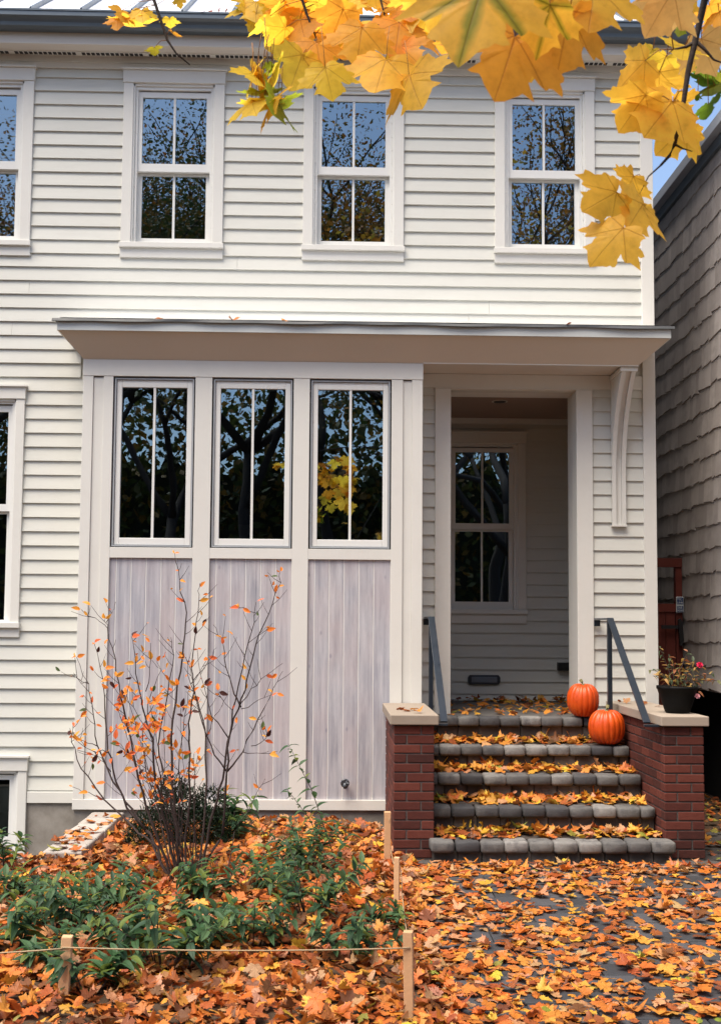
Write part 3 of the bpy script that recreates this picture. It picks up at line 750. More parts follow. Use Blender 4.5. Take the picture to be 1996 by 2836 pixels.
# ------------------------------------------------------------------ pumpkins
def pumpkin(x, y, z, r, h, lab, seed):
    rs = random.Random(seed); p = thing('pumpkin', lab, 'pumpkin', (x, y, z), 'pumpkins on the steps'); p.rotation_euler = (rs.uniform(-.05, .05), rs.uniform(-.06, .06), rs.uniform(0, 6))
    m = MB(); nu, nv, ribs = 108, 28, 18
    wob = [rs.uniform(.9, 1.1) for _ in range(ribs)]
    for j in range(nv+1):
        ph = -math.pi/2+math.pi*j/nv
        for i in range(nu):
            th = 2*math.pi*i/nu; q = th*ribs/(2*math.pi); f = q-math.floor(q)
            rib = abs(math.sin(math.pi*f))**.5
            k = (.945+.055*rib*wob[int(q) % ribs])*(1+.02*math.sin(th*2+seed)+.012*math.sin(th*3))
            cr = math.copysign(abs(math.cos(ph))**.78, math.cos(ph)); sz = math.copysign(abs(math.sin(ph))**.9, math.sin(ph))
            dimple = .10*h*math.exp(-((cr)/.28)**2)
            zz = h/2+sz*h/2*(.93+.07*rib)-(dimple if sz > 0 else -dimple*.6)
            m.v.append((r*cr*k*math.cos(th), r*cr*k*math.sin(th)*.97, zz))
    for j in range(nv):
        for i in range(nu):
            i2 = (i+1) % nu; m.f.append((j*nu+i, j*nu+i2, (j+1)*nu+i2, (j+1)*nu+i))
    m.build('skin', 'pumpkin', p, smooth=True)
    t = rs.uniform(-.02, .02)
    MB().tube([(0, 0, h*.84), (.002, .002, h*.95), (.008+t, .004, h*1.02), (.022+t, .004, h*1.09)], [.026, .015, .012, .014], 8).build('stem', 'stem', p, smooth=True)
pumpkin(2.094, 9.36, .893, .137, .285, 'round orange pumpkin standing on the leafy porch landing', 4)
pumpkin(2.222, 9.06, .695, .148, .290, 'orange pumpkin with curled stem one step below the landing', 9)

# ------------------------------------------------------------------ leaf meshes
HALF = [(0.0, -.03), (.16, -.20), (.33, -.24), (.40, -.12), (.56, -.08), (.54, .05), (.64, .16), (.84, .22), (.76, .33), (.92, .52), (.70, .49), (.60, .58),
        (.38, .46), (.37, .63), (.50, .77), (.33, .80), (.22, .91), (0, 1.12)]
OUT = HALF+[(-x, y) for x, y in reversed(HALF[1:-1])]
CEN = (0, .22)
def maple_verts(curl, fold, wav, seed, hires=False):
    rs = random.Random(seed); pts = [CEN]; faces = []; n = len(OUT)
    out = [(x*rs.uniform(.93, 1.07), y+rs.uniform(-.03, .03)) for x, y in OUT]
    if hires:
        d = []
        for i in range(n):                                  # extra small teeth along the rim
            a, b = out[i], out[(i+1) % n]; d.append(a)
            mx, my = (a[0]+b[0])/2, (a[1]+b[1])/2; k = rs.uniform(-.022, .03)
            L = math.hypot(b[0]-a[0], b[1]-a[1])+1e-6
            d.append((mx+(b[1]-a[1])/L*k, my-(b[0]-a[0])/L*k))
        out = d; n = len(out)
        pol = [[math.atan2(x-CEN[0], CEN[1]-y) % (2*math.pi), math.hypot(x-CEN[0], y-CEN[1])] for x, y in out]; pol[0][0] = 0.0
        for i in range(1, n): pol[i][0] = max(pol[i][0], pol[i-1][0]+.012)
        out = [(CEN[0]+r_*math.sin(a), CEN[1]-r_*math.cos(a)) for a, r_ in pol]
        ring = [((x-CEN[0])*.5+CEN[0], (y-CEN[1])*.5+CEN[1]) for x, y in out]
        pts += ring+out
        for i in range(n):
            j = (i+1) % n; faces += [(0, 1+i, 1+j), (1+i, 1+n+i, 1+n+j, 1+j)]
    else:
        pts += out
        for i in range(n): faces.append((0, 1+i, 1+(i+1) % n))
    V = []
    for (x, y) in pts:
        r2 = x*x+(y-.3)**2; th = math.atan2(x, y)
        z = -curl*r2+fold*abs(x)+wav*math.sin(3*th+seed)*math.sqrt(r2)+wav*.6*math.sin(7*th+seed*2)*r2
        V.append((x, y, z))
    return V, faces, pts
def leaf_mesh(name, V, faces, uv, mat):
    me = bpy.data.meshes.new(name); me.from_pydata(V, [], faces)
    l = me.uv_layers.new(name='UVMap')
    for i, lp in enumerate(me.loops): l.data[i].uv = uv[lp.vertex_index]
    me.polygons.foreach_set('use_smooth', [True]*len(me.polygons)); me.materials.append(M[mat]); return me
BIG = [leaf_mesh('leaf', *maple_verts(c, f, w, s, True), 'maple') for s, (c, f, w) in enumerate(((.10, -.06, .05), (.18, .05, .06), (.05, -.14, .08), (.22, .0, .04), (.0, .10, .10)))]
BIGG = [leaf_mesh('leaf', *maple_verts(c, f, w, 20+s, True), 'maple_green') for s, (c, f, w) in enumerate(((.08, -.05, .05), (.14, .04, .06)))]
LOW = [maple_verts(c, f, w, 40+s) for s, (c, f, w) in enumerate(((.10, .06, .05), (.20, -.06, .07), (-.12, .16, .08), (.04, .0, .04), (.30, .12, .10), (-.22, .06, .08), (.12, -.2, .08), (.06, .3, .08), (.5, .2, .14), (-.4, .3, .14)))]
def litter_oval(curl, seed):
    pts = [(0, .3)]+[(.34*math.sin(2*math.pi*k/12)*(1+.15*math.sin(seed+k)), .3-.62*math.cos(2*math.pi*k/12)) for k in range(12)]
    return [(x, y, -curl*(x*x*3+(y-.3)**2)) for x, y in pts], [(0, 1+k, 1+(k+1) % 12) for k in range(12)], pts
LOW += [litter_oval(.5, 1)]
FALL = [leaf_mesh('leaf', *l, 'fallen') for l in LOW]

PAL = {'yellow': ((.70, .40, .045), (.76, .46, .06)), 'golden': ((.64, .26, .035), (.72, .33, .06)), 'orange': ((.56, .15, .022), (.64, .21, .045)),
       'tan': ((.52, .25, .11), (.60, .33, .17)), 'russet': ((.33, .085, .022), (.42, .12, .035)), 'brown': ((.15, .055, .02), (.24, .09, .035)), 'olive': ((.25, .25, .04), (.32, .32, .06))}
def pick(wts, rs=random):
    k = rs.choices(list(wts), list(wts.values()))[0]; a, b = PAL[k]; t = rs.random(); return k, tuple((a[i]+(b[i]-a[i])*t)*rs.uniform(.74, .98) for i in range(3))

# ------------------------------------------------------------------ fallen leaves
BEDW = dict(yellow=4, golden=13, orange=30, tan=18, russet=27, brown=17, olive=1)
WALKW = dict(yellow=5, golden=20, orange=34, tan=20, russet=18, brown=8, olive=1)
STEPW = dict(yellow=14, golden=34, orange=26, tan=12, russet=12, brown=5, olive=2)
leaves = []                                                   # (x, y, z, scale, tilt, yaw, kind, colour, place)
def drop(x, y, z, tiltmax, wts, place, s=None):
    k, c = pick(wts); s = s or random.choice((random.uniform(.028, .046), random.uniform(.040, .066)))
    tx, ty = random.gauss(0, tiltmax), random.gauss(0, tiltmax)
    lift = s*.55*min(1, abs(tx)+abs(ty))*.5
    leaves.append((x, y, z+.006+lift, s, tx, ty, random.uniform(0, 6.283), k, c, place))
n = 0
while n < 7600:                                               # the bed: a thick, tilted litter
    x, y = random.uniform(-4.3, XE+.12), random.uniform(4.2, 9.15)
    if x < WX+.08 and y > WY-.1: continue
    if not in_frame((x, y, .05), 160): continue
    if y < 6.2 and random.random() < .0: continue
    drop(x, y, bed_z(x, y)+random.random()**1.5*.045, .38, BEDW, 'bed'); n += 1
n = 0
while n < 2650:                                               # the walk: clustered, pavers show between
    x, y = random.uniform(XE, 3.45), random.uniform(4.2, 7.86)
    if not in_frame((x, y, .0), 160): continue
    d = mnoise.noise(Vector((x*1.5, y*1.1, 8)))*.8+.62
    if x < XE+.35: d += .6
    if y > 7.55: d += .5
    if random.random() > d: continue
    drop(x, y, .002+random.random()**2*.02, .14, WALKW, 'walk'); n += 1
for (x0, x1, y0, y1, cnt) in ((2.70, 3.7, 7.2, 10.9, 420),):
    for _ in range(cnt): drop(random.uniform(x0, x1), random.uniform(y0, y1), .0+random.random()*.02, .25, dict(golden=6, russet=8, brown=8, olive=4, orange=3), 'passage')
for i in range(4):                                            # treads: heaped against the riser behind
    for _ in range(235):
        t = random.random()**.55
        y = NOSE[i]+.07+t*(NOSE[i+1]-NOSE[i]+.01)
        x = random.uniform(.76, 2.36)
        drop(x, y, TOPS[i]+random.random()*.028*t, .36, STEPW, 'steps', random.uniform(.038, .068))
    for _ in range(9):
        drop(random.uniform(.78, 2.34), NOSE[i+1]+.03, TOPS[i]+random.uniform(.02, .05), .9, STEPW, 'steps', random.uniform(.04, .06))
for _ in range(130):
    y = 9.42+random.random()**1.0*1.8; drop(random.uniform(.95, 2.35), y, .895+random.random()*.012, .25, STEPW, 'porch', random.uniform(.038, .06))
for _ in range(50): drop(random.uniform(.9, 2.6), random.uniform(10.9, 11.22), .9+random.random()*.03, .4, dict(russet=5, brown=4, golden=3), 'porch', random.uniform(.04, .06))
for (x, y, z) in ((.56, 8.35, 1.012), (.62, 8.42, 1.016), (.63, 8.2, 1.012), (.52, 8.5, 1.012), (2.50, 9.1, 1.012), (2.56, 9.2, 1.013), (2.45, 9.3, 1.012), (2.6, 9.35, 1.012), (2.43, 9.45, 1.014), (2.62, 8.95, 1.012)):
    drop(x, y, z, .25, dict(golden=3, russet=4, tan=2), 'cap', .05)
for (px, Y, zz) in ((440, CY-.012, CZ1+.004), (640, CY-.012, CZ1+.004), (655, CY-.012, CZ1+.006), (790, CY-.01, CZ1+.004), (1570, CY-.012, CZ1+.004)):
    drop(on_y(px, 890, Y).x, Y, zz, .35, dict(orange=3, russet=2), 'canopy', .045)
for px in (565, 580, 605, 625, 660, 690, 1360, 1372): drop(on_y(px, 45, 9.33).x, 9.33, 6.897, .6, dict(russet=5, orange=1), 'gutter', .045)
for _ in range(34):                                           # coping stones of the well
    drop(WX+random.uniform(.02, .28), random.uniform(7.7, 9.1), .117, .2, BEDW, 'bed', random.uniform(.035, .065))

def lmat(l):
    x, y, z, s, tx, ty, yw = l[:7]
    return Matrix.Translation((x, y, z)) @ Matrix.Rotation(tx, 4, 'X') @ Matrix.Rotation(ty, 4, 'Y') @ Matrix.Rotation(yw, 4, 'Z') @ Matrix.Translation((0, -.3*s, 0)) @ Matrix.Scale(s, 4)
order = sorted(range(len(leaves)), key=lambda i: ((Vector(leaves[i][:3])-CAM).length/leaves[i][3] - leaves[i][2]*120) if in_frame(leaves[i][:3], -20) else 1e9)
single = set(i for i in order[:285]) | {i for i, l in enumerate(leaves) if l[9] in ('cap', 'canopy')}
leaves = [l[:9]+('bed_front',) if l[9] == 'bed' and l[1] < 4.9 else l[:9]+('edge',) if l[9] == 'walk' and l[0] < .75 else l[:9]+('foot',) if l[9] == 'walk' and l[1] > 7.2 else l for l in leaves]
PLACE = {'bed_front': 'fallen outside the twine, among raw leaf litter', 'edge': 'fallen where walk meets garden bed', 'foot': 'fallen at the foot of the stone steps', 'bed': 'fallen on the bed inside the twine', 'walk': 'fallen on the dark paved walk', 'steps': 'fallen on the stone steps', 'porch': 'fallen on the porch floor', 'cap': 'lying on a tan pier cap', 'canopy': 'caught on the canopy edge', 'gutter': 'caught in the roof gutter', 'passage': 'fallen between the houses'}
CNAME = dict(yellow='bright yellow', golden='golden', orange='deep orange', tan='pale tan', russet='russet', brown='dark brown', olive='greenish')
SV, SF, SC_, SUV = [], [], [], []
for i, l in enumerate(leaves):
    v = random.randrange(len(LOW)); mt = lmat(l)
    if i in single:
        o = link('fallen_leaf', FALL[v]); o.matrix_world = mt; o.color = (*l[8], 1)
        tag(o, f'{CNAME[l[7]]} maple leaf {PLACE[l[9]]}', 'leaf', f'{CNAME[l[7]]} maple leaves {PLACE[l[9]]}')
    else:
        V, F, uv = LOW[v]; b = len(SV)
        SV += [tuple(mt @ Vector(p)) for p in V]; SF += [(a+b, c+b, d+b) for a, c, d in F]; SC_ += [(*l[8], 1)]*len(V); SUV += uv
def coloured_mesh(name, V, F, C, UV, mat):
    me = bpy.data.meshes.new(name); me.from_pydata(V, [], F)
    a = me.color_attributes.new('Col', 'FLOAT_COLOR', 'POINT'); a.data.foreach_set('color', np.array(C, dtype=np.float32).ravel())
    li = np.empty(len(me.loops), dtype=np.int32); me.loops.foreach_get('vertex_index', li)
    me.uv_layers.new(name='UVMap').data.foreach_set('uv', np.array(UV, dtype=np.float32)[li].ravel())
    me.polygons.foreach_set('use_smooth', np.ones(len(me.polygons), dtype=bool)); me.materials.append(M[mat]); return me
o = link('fallen_leaves', coloured_mesh('fallen_leaves', SV, SF, SC_, SUV, 'maple_stuff')); o['kind'] = 'stuff'
o['label'] = 'thick litter of orange and yellow maple leaves over bed, walk and steps'; o['category'] = 'leaf litter'

# ------------------------------------------------------------------ coping along the window well
cop = thing('stone_coping', 'pale stone coping along the window well, half buried in leaves', 'coping')
y = 7.68; k = 0
while y < 9.15:
    l = random.uniform(.20, .30); k += 1
    o = link('coping_stone', rounded_block(.26, l-.012, .09, .012, .004, 300+k).mesh('coping_stone'), 'coping', cop, (WX+.13, y+l/2, .025)); y += l
    if k > 8: break

# ------------------------------------------------------------------ stakes and twine
stakes = []
def stake(px, py, top_py, w, lab, lean=0):
    b = on_z(px, py, .03); t = on_y(px, top_py, b.y); h = t.z-.0
    s = MB().box(-w/2, w/2, -w/2, w/2, -.15, h).build('wooden_stake', 'stake', bevel=.003); s.location = (b.x, b.y, 0); s.rotation_euler = (0, R(lean), R(random.uniform(-12, 12)))
    tag(s, lab, 'stake', 'pine stakes round the bed'); stakes.append((b.x, b.y, h)); return s
stake(173, 2795, 2592, .044, 'raw pine stake standing alone among leaves at the front of the bed', 2.5)
stake(1133, 2806, 2579, .040, 'raw pine stake at the corner where twine turns beside the walk', -1)
stake(1098, 2505, 2374, .032, 'thin pine stake midway along the walk edge of the bed')
stake(1072, 2388, 2248, .044, 'pine stake standing close by the bare capped brick pier')
tw = MB()
def span(a, b, sag, n=14):
    a, b = Vector(a), Vector(b); return [a.lerp(b, t/n)-Vector((0, 0, sag*4*(t/n)*(1-t/n))) for t in range(n+1)]
s0, s1, s2, s3 = stakes
tw.tube(span((-2.4, s0[1]+.15, s0[2]-.085), (s0[0], s0[1]-.026, s0[2]-.045), .03), .0035, 5)
tw.tube(span((s0[0], s0[1]-.026, s0[2]-.04), (s1[0], s1[1]-.024, s1[2]-.062), .012), .0035, 5)
tw.tube(span((s1[0]+.022, s1[1], s1[2]-.055), (s2[0]+.03, s2[1]-.03, .10), .10)+span((s2[0]+.03, s2[1]-.03, .10), (s2[0]+.02, s2[1], s2[2]-.05), -.03, 6), .003, 5)
tw.tube(span((s2[0], s2[1]+.02, s2[2]-.05), (s3[0]+.024, s3[1], .12), .04)+span((s3[0]+.024, s3[1], .12), (s3[0]+.01, s3[1]-.026, s3[2]-.04), -.02, 6), .003, 5)
tag(tw.build('twine', 'twine', smooth=True), 'thin tan twine strung from stake to stake round the bed', 'twine')

# ------------------------------------------------------------------ oval leaves (shrub, green plants)
def oval_leaf(name, w, droop, fold, mat='oval', n=6):
    V, F, UV = [], [], []
    for i in range(n+1):
        t = i/n; hw = w*(math.sin(math.pi*t**.85)**.8)*(1-.15*t)+.004
        z = -droop*t*t
        for k in (-1, 0, 1): V.append((hw*k, t, z+fold*abs(k)*hw)); UV.append((hw*k*.6, t))
    for i in range(n):
        for k in range(2): F.append((i*3+k, i*3+k+1, i*3+4+k, i*3+3+k))
    return leaf_mesh(name, V, F, UV, mat)
OV_OR = [oval_leaf('leaf', .24, d, f, 'oval', 4) for d, f in ((.1, .3), (.35, .5), (-.1, .8))]
OV_GR = [oval_leaf('leaf', .22, d, f, 'oval', 5) for d, f in ((.3, .4), (.5, .3), (.15, .6), (.7, .5))]
def frame(dirv, roll=0.0, face=None):
    y = Vector(dirv).normalized(); up = Vector(face or (0, 0, 1))
    x = y.cross(up)
    if x.length < 1e-3: x = Vector((1, 0, 0))
    x.normalize(); z = x.cross(y); m = Matrix((x, y, z)).transposed().to_4x4()
    return m @ Matrix.Rotation(roll, 4, 'Y')
def put_leaf(mesh, parent, pos, dirv, size, col, roll=0.0, face=None, name='leaf'):
    o = link(name, mesh, None, parent); o.matrix_basis = Matrix.Translation(pos) @ frame(dirv, roll, face) @ Matrix.Scale(size, 4); o.color = (*col, 1); return o

# orange-leaved multi-stem shrub: stems follow the photograph, standing about 7.3 m away
shr = thing('orange_shrub', 'sparse multi-stemmed shrub with thin orange leaves in front of the bay', 'shrub')
def C6(p): return (160+p[0]/2.296, 1480+p[1]/2.296)
SB = on_z(545, 2440, .04)
STEMS = [([(900, 2260), (930, 2050), (990, 1760), (1050, 1560), (1080, 1320), (1150, 1110), (1200, 930), (1260, 700), (1340, 510), (1405, 330), (1412, 240)], .013, .05),
 ([(905, 2240), (960, 2060), (1050, 1900), (1075, 1510), (1090, 1300), (1130, 1060), (1190, 770), (1250, 560), (1262, 430)], .013, -.03),
 ([(780, 2260), (762, 1860), (725, 1600), (722, 1300), (760, 960), (800, 700), (820, 500), (775, 290), (745, 120)], .014, .0),
 ([(730, 2230), (640, 2000), (560, 1880), (440, 1740), (370, 1570), (320, 1380), (300, 1100), (288, 920), (232, 690)], .013, .12),
 ([(750, 2240), (660, 2000), (560, 1720), (500, 1480), (440, 1220), (400, 1030), (370, 800), (318, 600), (300, 540)], .012, -.10),
 ([(765, 2240), (700, 1880), (620, 1560), (608, 1300), (540, 1100), (512, 950), (492, 760), (470, 650)], .012, -.15),
 ([(735, 2230), (600, 1960), (480, 1860), (300, 1690), (150, 1490), (88, 1320), (98, 1190)], .011, .2),
 ([(560, 1880), (430, 1700), (330, 1520), (252, 1340), (228, 1150), (200, 950), (120, 780)], .009, .15),
 ([(790, 2240), (750, 1860), (690, 1560), (640, 1340), (700, 1020), (740, 770), (720, 655)], .011, .22),
 ([(800, 2250), (830, 1800), (842, 1400), (832, 1200), (868, 1000), (850, 850), (880, 560), (900, 380), (905, 310)], .010, -.2),
 ([(890, 2240), (940, 1700), (942, 1290), (905, 1120), (850, 960), (815, 780)], .010, .1),
 ([(1075, 1510), (1180, 1380), (1270, 1180), (1370, 980), (1430, 870)], .008, -.08), ([(1180, 1385), (1260, 1390), (1340, 1380)], .004, -.08), ([(1230, 1345), (1310, 1310), (1352, 1255)], .004, -.08),
 ([(1165, 1100), (1110, 970), (1060, 790), (1050, 660), (990, 575)], .007, .05), ([(1075, 1510), (980, 1350), (900, 1130), (850, 900), (812, 780)], .007, .02),
 ([(1090, 1300), (980, 1160), (935, 980), (888, 730)], .006, -.05), ([(300, 1690), (200, 1640), (95, 1605)], .004, .2), ([(1165, 1110), (1280, 1050), (1390, 1010)], .004, 0), ([(1150, 1110), (1230, 980), (1320, 900), (1430, 820)], .005, .05),
 ([(1260, 500), (1200, 475), (1155, 465)], .003, -.03), ([(320, 600), (240, 530), (152, 478)], .003, -.1), ([(310, 560), (345, 500), (368, 430)], .003, -.1), ([(318, 1390), (210, 1370), (130, 1300)], .004, .12),
 ([(560, 1000), (585, 850), (590, 690)], .004, -.1), ([(250, 1345), (160, 1310), (110, 1290)], .004, .15), ([(940, 1290), (1000, 1150), (1055, 1060), (1020, 1000)], .004, 0), ([(340, 1510), (280, 1420), (120, 1370)], .004, .12),
 ([(850, 950), (960, 800), (1010, 720)], .004, .02), ([(200, 950), (150, 930), (95, 895)], .003, .15), ([(900, 2240), (870, 1880), (760, 1780), (650, 1740), (520, 1480), (400, 1330)], .006, -.2),
 ([(800, 2240), (790, 1800), (770, 1500), (800, 1250), (830, 1000), (960, 780)], .007, .25), ([(760, 2240), (650, 1800), (560, 1500), (540, 1250), (600, 1000), (660, 860), (600, 800)], .007, .25), ([(770, 2240), (720, 1900), (660, 1620), (640, 1480), (580, 1250), (430, 1050), (330, 930)], .007, -.25),
 ([(1060, 2260), (1120, 1900), (1230, 1720), (1300, 1590), (1320, 1555)], .005, .3)]
for _ in range(12):
    x0 = random.uniform(720, 900); x1 = random.uniform(380, 900); yt_ = random.uniform(950, 1500)
    STEMS.append(([(x0, 2240), (x0*.7+x1*.3, 1900), (x0*.35+x1*.65+random.uniform(-30, 30), 1600), (x1, yt_)], .006, random.uniform(-.3, .3)))
stem_pts = []
for pts, r0, dy in STEMS:
    P = [on_y(*C6(p), SB.y+dy*min(1, i/3)) for i, p in enumerate(pts)]
    if pts[0][1] > 2150: P[0].z = max(P[0].z, .0)-.02
    m = len(P); Q = [P[0]]
    for i in range(m-1):                                       # a little kink between the traced points
        a, b = P[i], P[i+1]
        for t in (.35, .7): Q.append(a.lerp(b, t)+Vector([random.gauss(0, .006) for _ in range(3)]))
        Q.append(b)
    rad = [max(.0016, r0*.8*(1-.86*i/(len(Q)-1))) for i in range(len(Q))]
    MB().tube(Q, rad, 6).build('stem', 'twig', shr, smooth=True)
    stem_pts.append((Q, pts))
twg = MB(); cand = []
for Q, pts in stem_pts:
    for i in range(3, len(Q)-1):
        if random.random() < .50 and Q[i].z > .5:
            d = (Q[i+1]-Q[i]).normalized(); s = random.choice((-1, 1))
            v = (d*.8+Vector((s*random.uniform(.5, 1), random.uniform(-.6, .6), random.uniform(0, .4)))).normalized(); L = random.uniform(.05, .17)
            e = Q[i]+v*L; mid = Q[i]+v*L*.5+Vector((0, 0, -.008)); twg.tube([Q[i], mid, e], [.002, .0016, .001], 4)
            cand += [(mid, v), (e, v), (e, v)]
    for i in range(len(Q)//2, len(Q)): cand.append((Q[i], (Q[min(i+1, len(Q)-1)]-Q[i-1]).normalized()))
    cand += [(Q[-1], (Q[-1]-Q[-2]).normalized())]*3
twg.build('twig', 'twig', shr)['kind'] = 'stuff'
ORC = ((.92, .25, .035), (.95, .30, .05), (.90, .36, .05), (.90, .20, .07), (.92, .42, .06))
nl = 0
def bushy(p):                                                  # leaves thickest in the left middle of the shrub
    c = on_y(*C6((540, 1250)), SB.y); return .22+.78*math.exp(-(((p.x-c.x)/.26)**2+((p.z-c.z)/.40)**2))
while nl < 298:
    p, d = random.choice(cand)
    if random.random() > bushy(p): continue
    v = (d*.5+Vector((random.gauss(0, .7), random.gauss(0, .5), random.gauss(-.15, .45)))).normalized()
    c = random.choice(ORC)
    if random.random() < .06: c = (.10, .15, .05)
    elif random.random() < .07: c = (.09, .035, .03)
    put_leaf(random.choice(OV_OR), shr, p+v*.006, v, random.uniform(.038, .066), c, random.uniform(-.7, .7), (random.gauss(0, .4), -1, random.gauss(.5, .5))); nl += 1

V, F, Cc, UV = [], [], [], []
nl = 0
while nl < 190:                                                # the smaller leaves between the larger ones
    p, d = random.choice(cand)
    if random.random() > bushy(p)-.05: continue
    v = (d*.4+Vector((random.gauss(0, .7), random.gauss(0, .5), random.gauss(-.1, .5)))).normalized(); me = random.choice(OV_OR)
    mt = Matrix.Translation(p) @ frame(v, random.uniform(-.7, .7), (random.gauss(0, .4), -1, random.gauss(.5, .5))) @ Matrix.Scale(random.uniform(.022, .04), 4); b = len(V)
    V += [tuple(mt @ q.co) for q in me.vertices]; F += [tuple(b+i for i in q.vertices) for q in me.polygons]; Cc += [(*random.choice(ORC), 1)]*len(me.vertices); UV += [(.2, q.co.y) for q in me.vertices]; nl += 1
link('leaflets', coloured_mesh('leaflets', V, F, Cc, UV, 'far_leaf'), None, shr)['kind'] = 'stuff'
# green plants
GRC = ((.055, .125, .055), (.07, .15, .065), (.095, .18, .08), (.045, .10, .055), (.16, .22, .05))
def green_plant(px, py, nst, h, spread, ls, lab, lean=(0, 0), nleaf=9, big=1.0):
    nst = int(nst*1.8+.5); h *= 1.2; ls *= 1.12; spread *= 1.15
    b = on_z(px, py, .05); p = thing('green_plant', lab, 'plant', (b.x, b.y, 0), 'low green plants in the bed'); bpy.context.view_layer.update()
    for s in range(nst):
        a = random.uniform(0, 6.283); o = Vector((math.cos(a), math.sin(a)*.8, 0)); hh = h*random.uniform(.55, 1.1); sp = spread*random.uniform(.35, 1.1)
        root = b+o*.03; root.z = bed_z(b.x, b.y)-.01
        tip = root+o*sp+Vector((lean[0]*hh, lean[1], hh)); mid = root.lerp(tip, .5)+Vector((0, 0, hh*.12))-o*sp*.08
        Q = [root, root.lerp(mid, .5), mid, mid.lerp(tip, .55), tip]
        st = MB().tube(Q, [.0036, .0032, .0028, .002, .0013], 5).build('stem', 'twig', p, smooth=True); st.matrix_parent_inverse = Matrix.Translation((-b.x, -b.y, 0))
        for k in range(nleaf):
            t = .25+.75*(k+.5)/nleaf; seg = min(3, int(t*4)); q = Q[seg].lerp(Q[seg+1], t*4-seg); d = (Q[seg+1]-Q[seg]).normalized()
            for sd in (0, 1):
                if random.random() < .12: continue
                aa = k*1.57+sd*math.pi+random.uniform(-.4, .4); side = Vector((math.cos(aa), math.sin(aa), 0)); side = (side-d*side.dot(d)).normalized()
                v = (side+d*random.uniform(.25, .8)+Vector((0, 0, random.uniform(-.15, .25)))).normalized()
                lo_ = put_leaf(random.choice(OV_GR), p, q, v, ls*random.uniform(.6, 1.15)*(1.05-.35*t), random.choice(GRC), random.uniform(-.4, .4))
                lo_.matrix_parent_inverse = Matrix.Translation((-b.x, -b.y, 0))
    return p
PL = [(175, 2600, 7, .26, .26, .095, 'low green plant at the left front, close behind the lone stake'),
 (30, 2650, 4, .22, .22, .095, 'green plant cut by the twine beyond the lone stake'),
 (455, 2690, 6, .30, .24, .10, 'green plant in front of the orange shrub, behind the twine'),
 (860, 2560, 8, .34, .28, .085, 'widest green plant in the bed between shrub and walk'),
 (850, 2420, 7, .30, .24, .08, 'green plant right behind the widest one, nearer the planked bay'),
 (700, 2620, 4, .24, .22, .085, 'small green plant left of the widest green plant'),
 (960, 2660, 4, .22, .22, .085, 'small green plant near the corner stake'),
 (250, 2760, 3, .18, .16, .10, 'sprig of large green leaves just right of the lone stake'),
 (1085, 2560, 3, .14, .12, .07, 'tiny green sprig at the foot of the thin stake'),
 (330, 2520, 5, .20, .22, .09, 'green plant left of the orange shrub foot near the coping'),
 (95, 2490, 5, .16, .22, .085, 'low green plant in front of the window well'),
 (600, 2500, 4, .22, .16, .09, 'green sprigs at the foot of the orange shrub'),
 (20, 2420, 3, .30, .12, .085, 'green sprig before the basement window'),
 (330, 2660, 4, .24, .22, .09, 'green plant between the lone stake and the shrub-front plant'), (575, 2610, 4, .22, .22, .09, 'green plant midway between shrub foot and twine'),
 (770, 2480, 5, .28, .24, .085, 'green plant just right of the orange shrub foot'), (100, 2700, 3, .18, .2, .09, 'low green plant touching the twine left of the lone stake'),
 (640, 2330, 5, .28, .20, .12, 'broad-leaved green plant behind the orange shrub beside the bay')]
for (px, py, n_, h, sp, ls, lab) in PL: green_plant(px, py, n_, h, sp, ls, lab)
# the tall leaning shoot by the bay
green_plant(930, 2400, 1, .62, .10, .085, 'tall green shoot leaning in front of the middle bay panel', (-.50, .2), 13)

# dark yew behind the shrub foot
yw = thing('yew_bush', 'dark low evergreen bush behind the orange shrub stems', 'bush')
yb_ = on_z(480, 2370, .03); V, F, Cc, UV = [], [], [], []
for cx, cz, rr, cnt in ((-.15, .13, .20, 1500), (.14, .15, .20, 1500), (0, .28, .19, 1400), (-.26, .06, .13, 600), (.22, .33, .13, 700), (-.05, .42, .12, 600), (.3, .12, .14, 600)):
    for _ in range(cnt):
        d = Vector(rng.normal(size=3)).normalized(); p = yb_+Vector((cx, .22, cz))+Vector((d.x*rr, d.y*rr*.9, d.z*rr*.9))*random.uniform(.55, 1.1)
        if p.z < 0: continue
        v = (d+Vector(rng.normal(size=3))*.7+Vector((0, 0, .3))).normalized(); L = random.uniform(.018, .038); u = v.cross(Vector(rng.normal(size=3))).normalized()*.0045; b = len(V)
        V += [tuple(p-u), tuple(p+u), tuple(p+v*L+u*.5), tuple(p+v*L-u*.5)]; F.append((b, b+1, b+2, b+3)); c = random.uniform(.5, 1.3); Cc += [(.012*c, .028*c, .012*c, 1)]*4; UV += [(-.1, 0), (.1, 0), (.1, 1), (-.1, 1)]
link('crown', coloured_mesh('crown', V, F, Cc, UV, 'far_leaf'), None, yw)
MB().tube([yb_+Vector((0, .22, -.05)), yb_+Vector((.01, .22, .3))], [.03, .015], 7).build('stem', 'bark', yw)

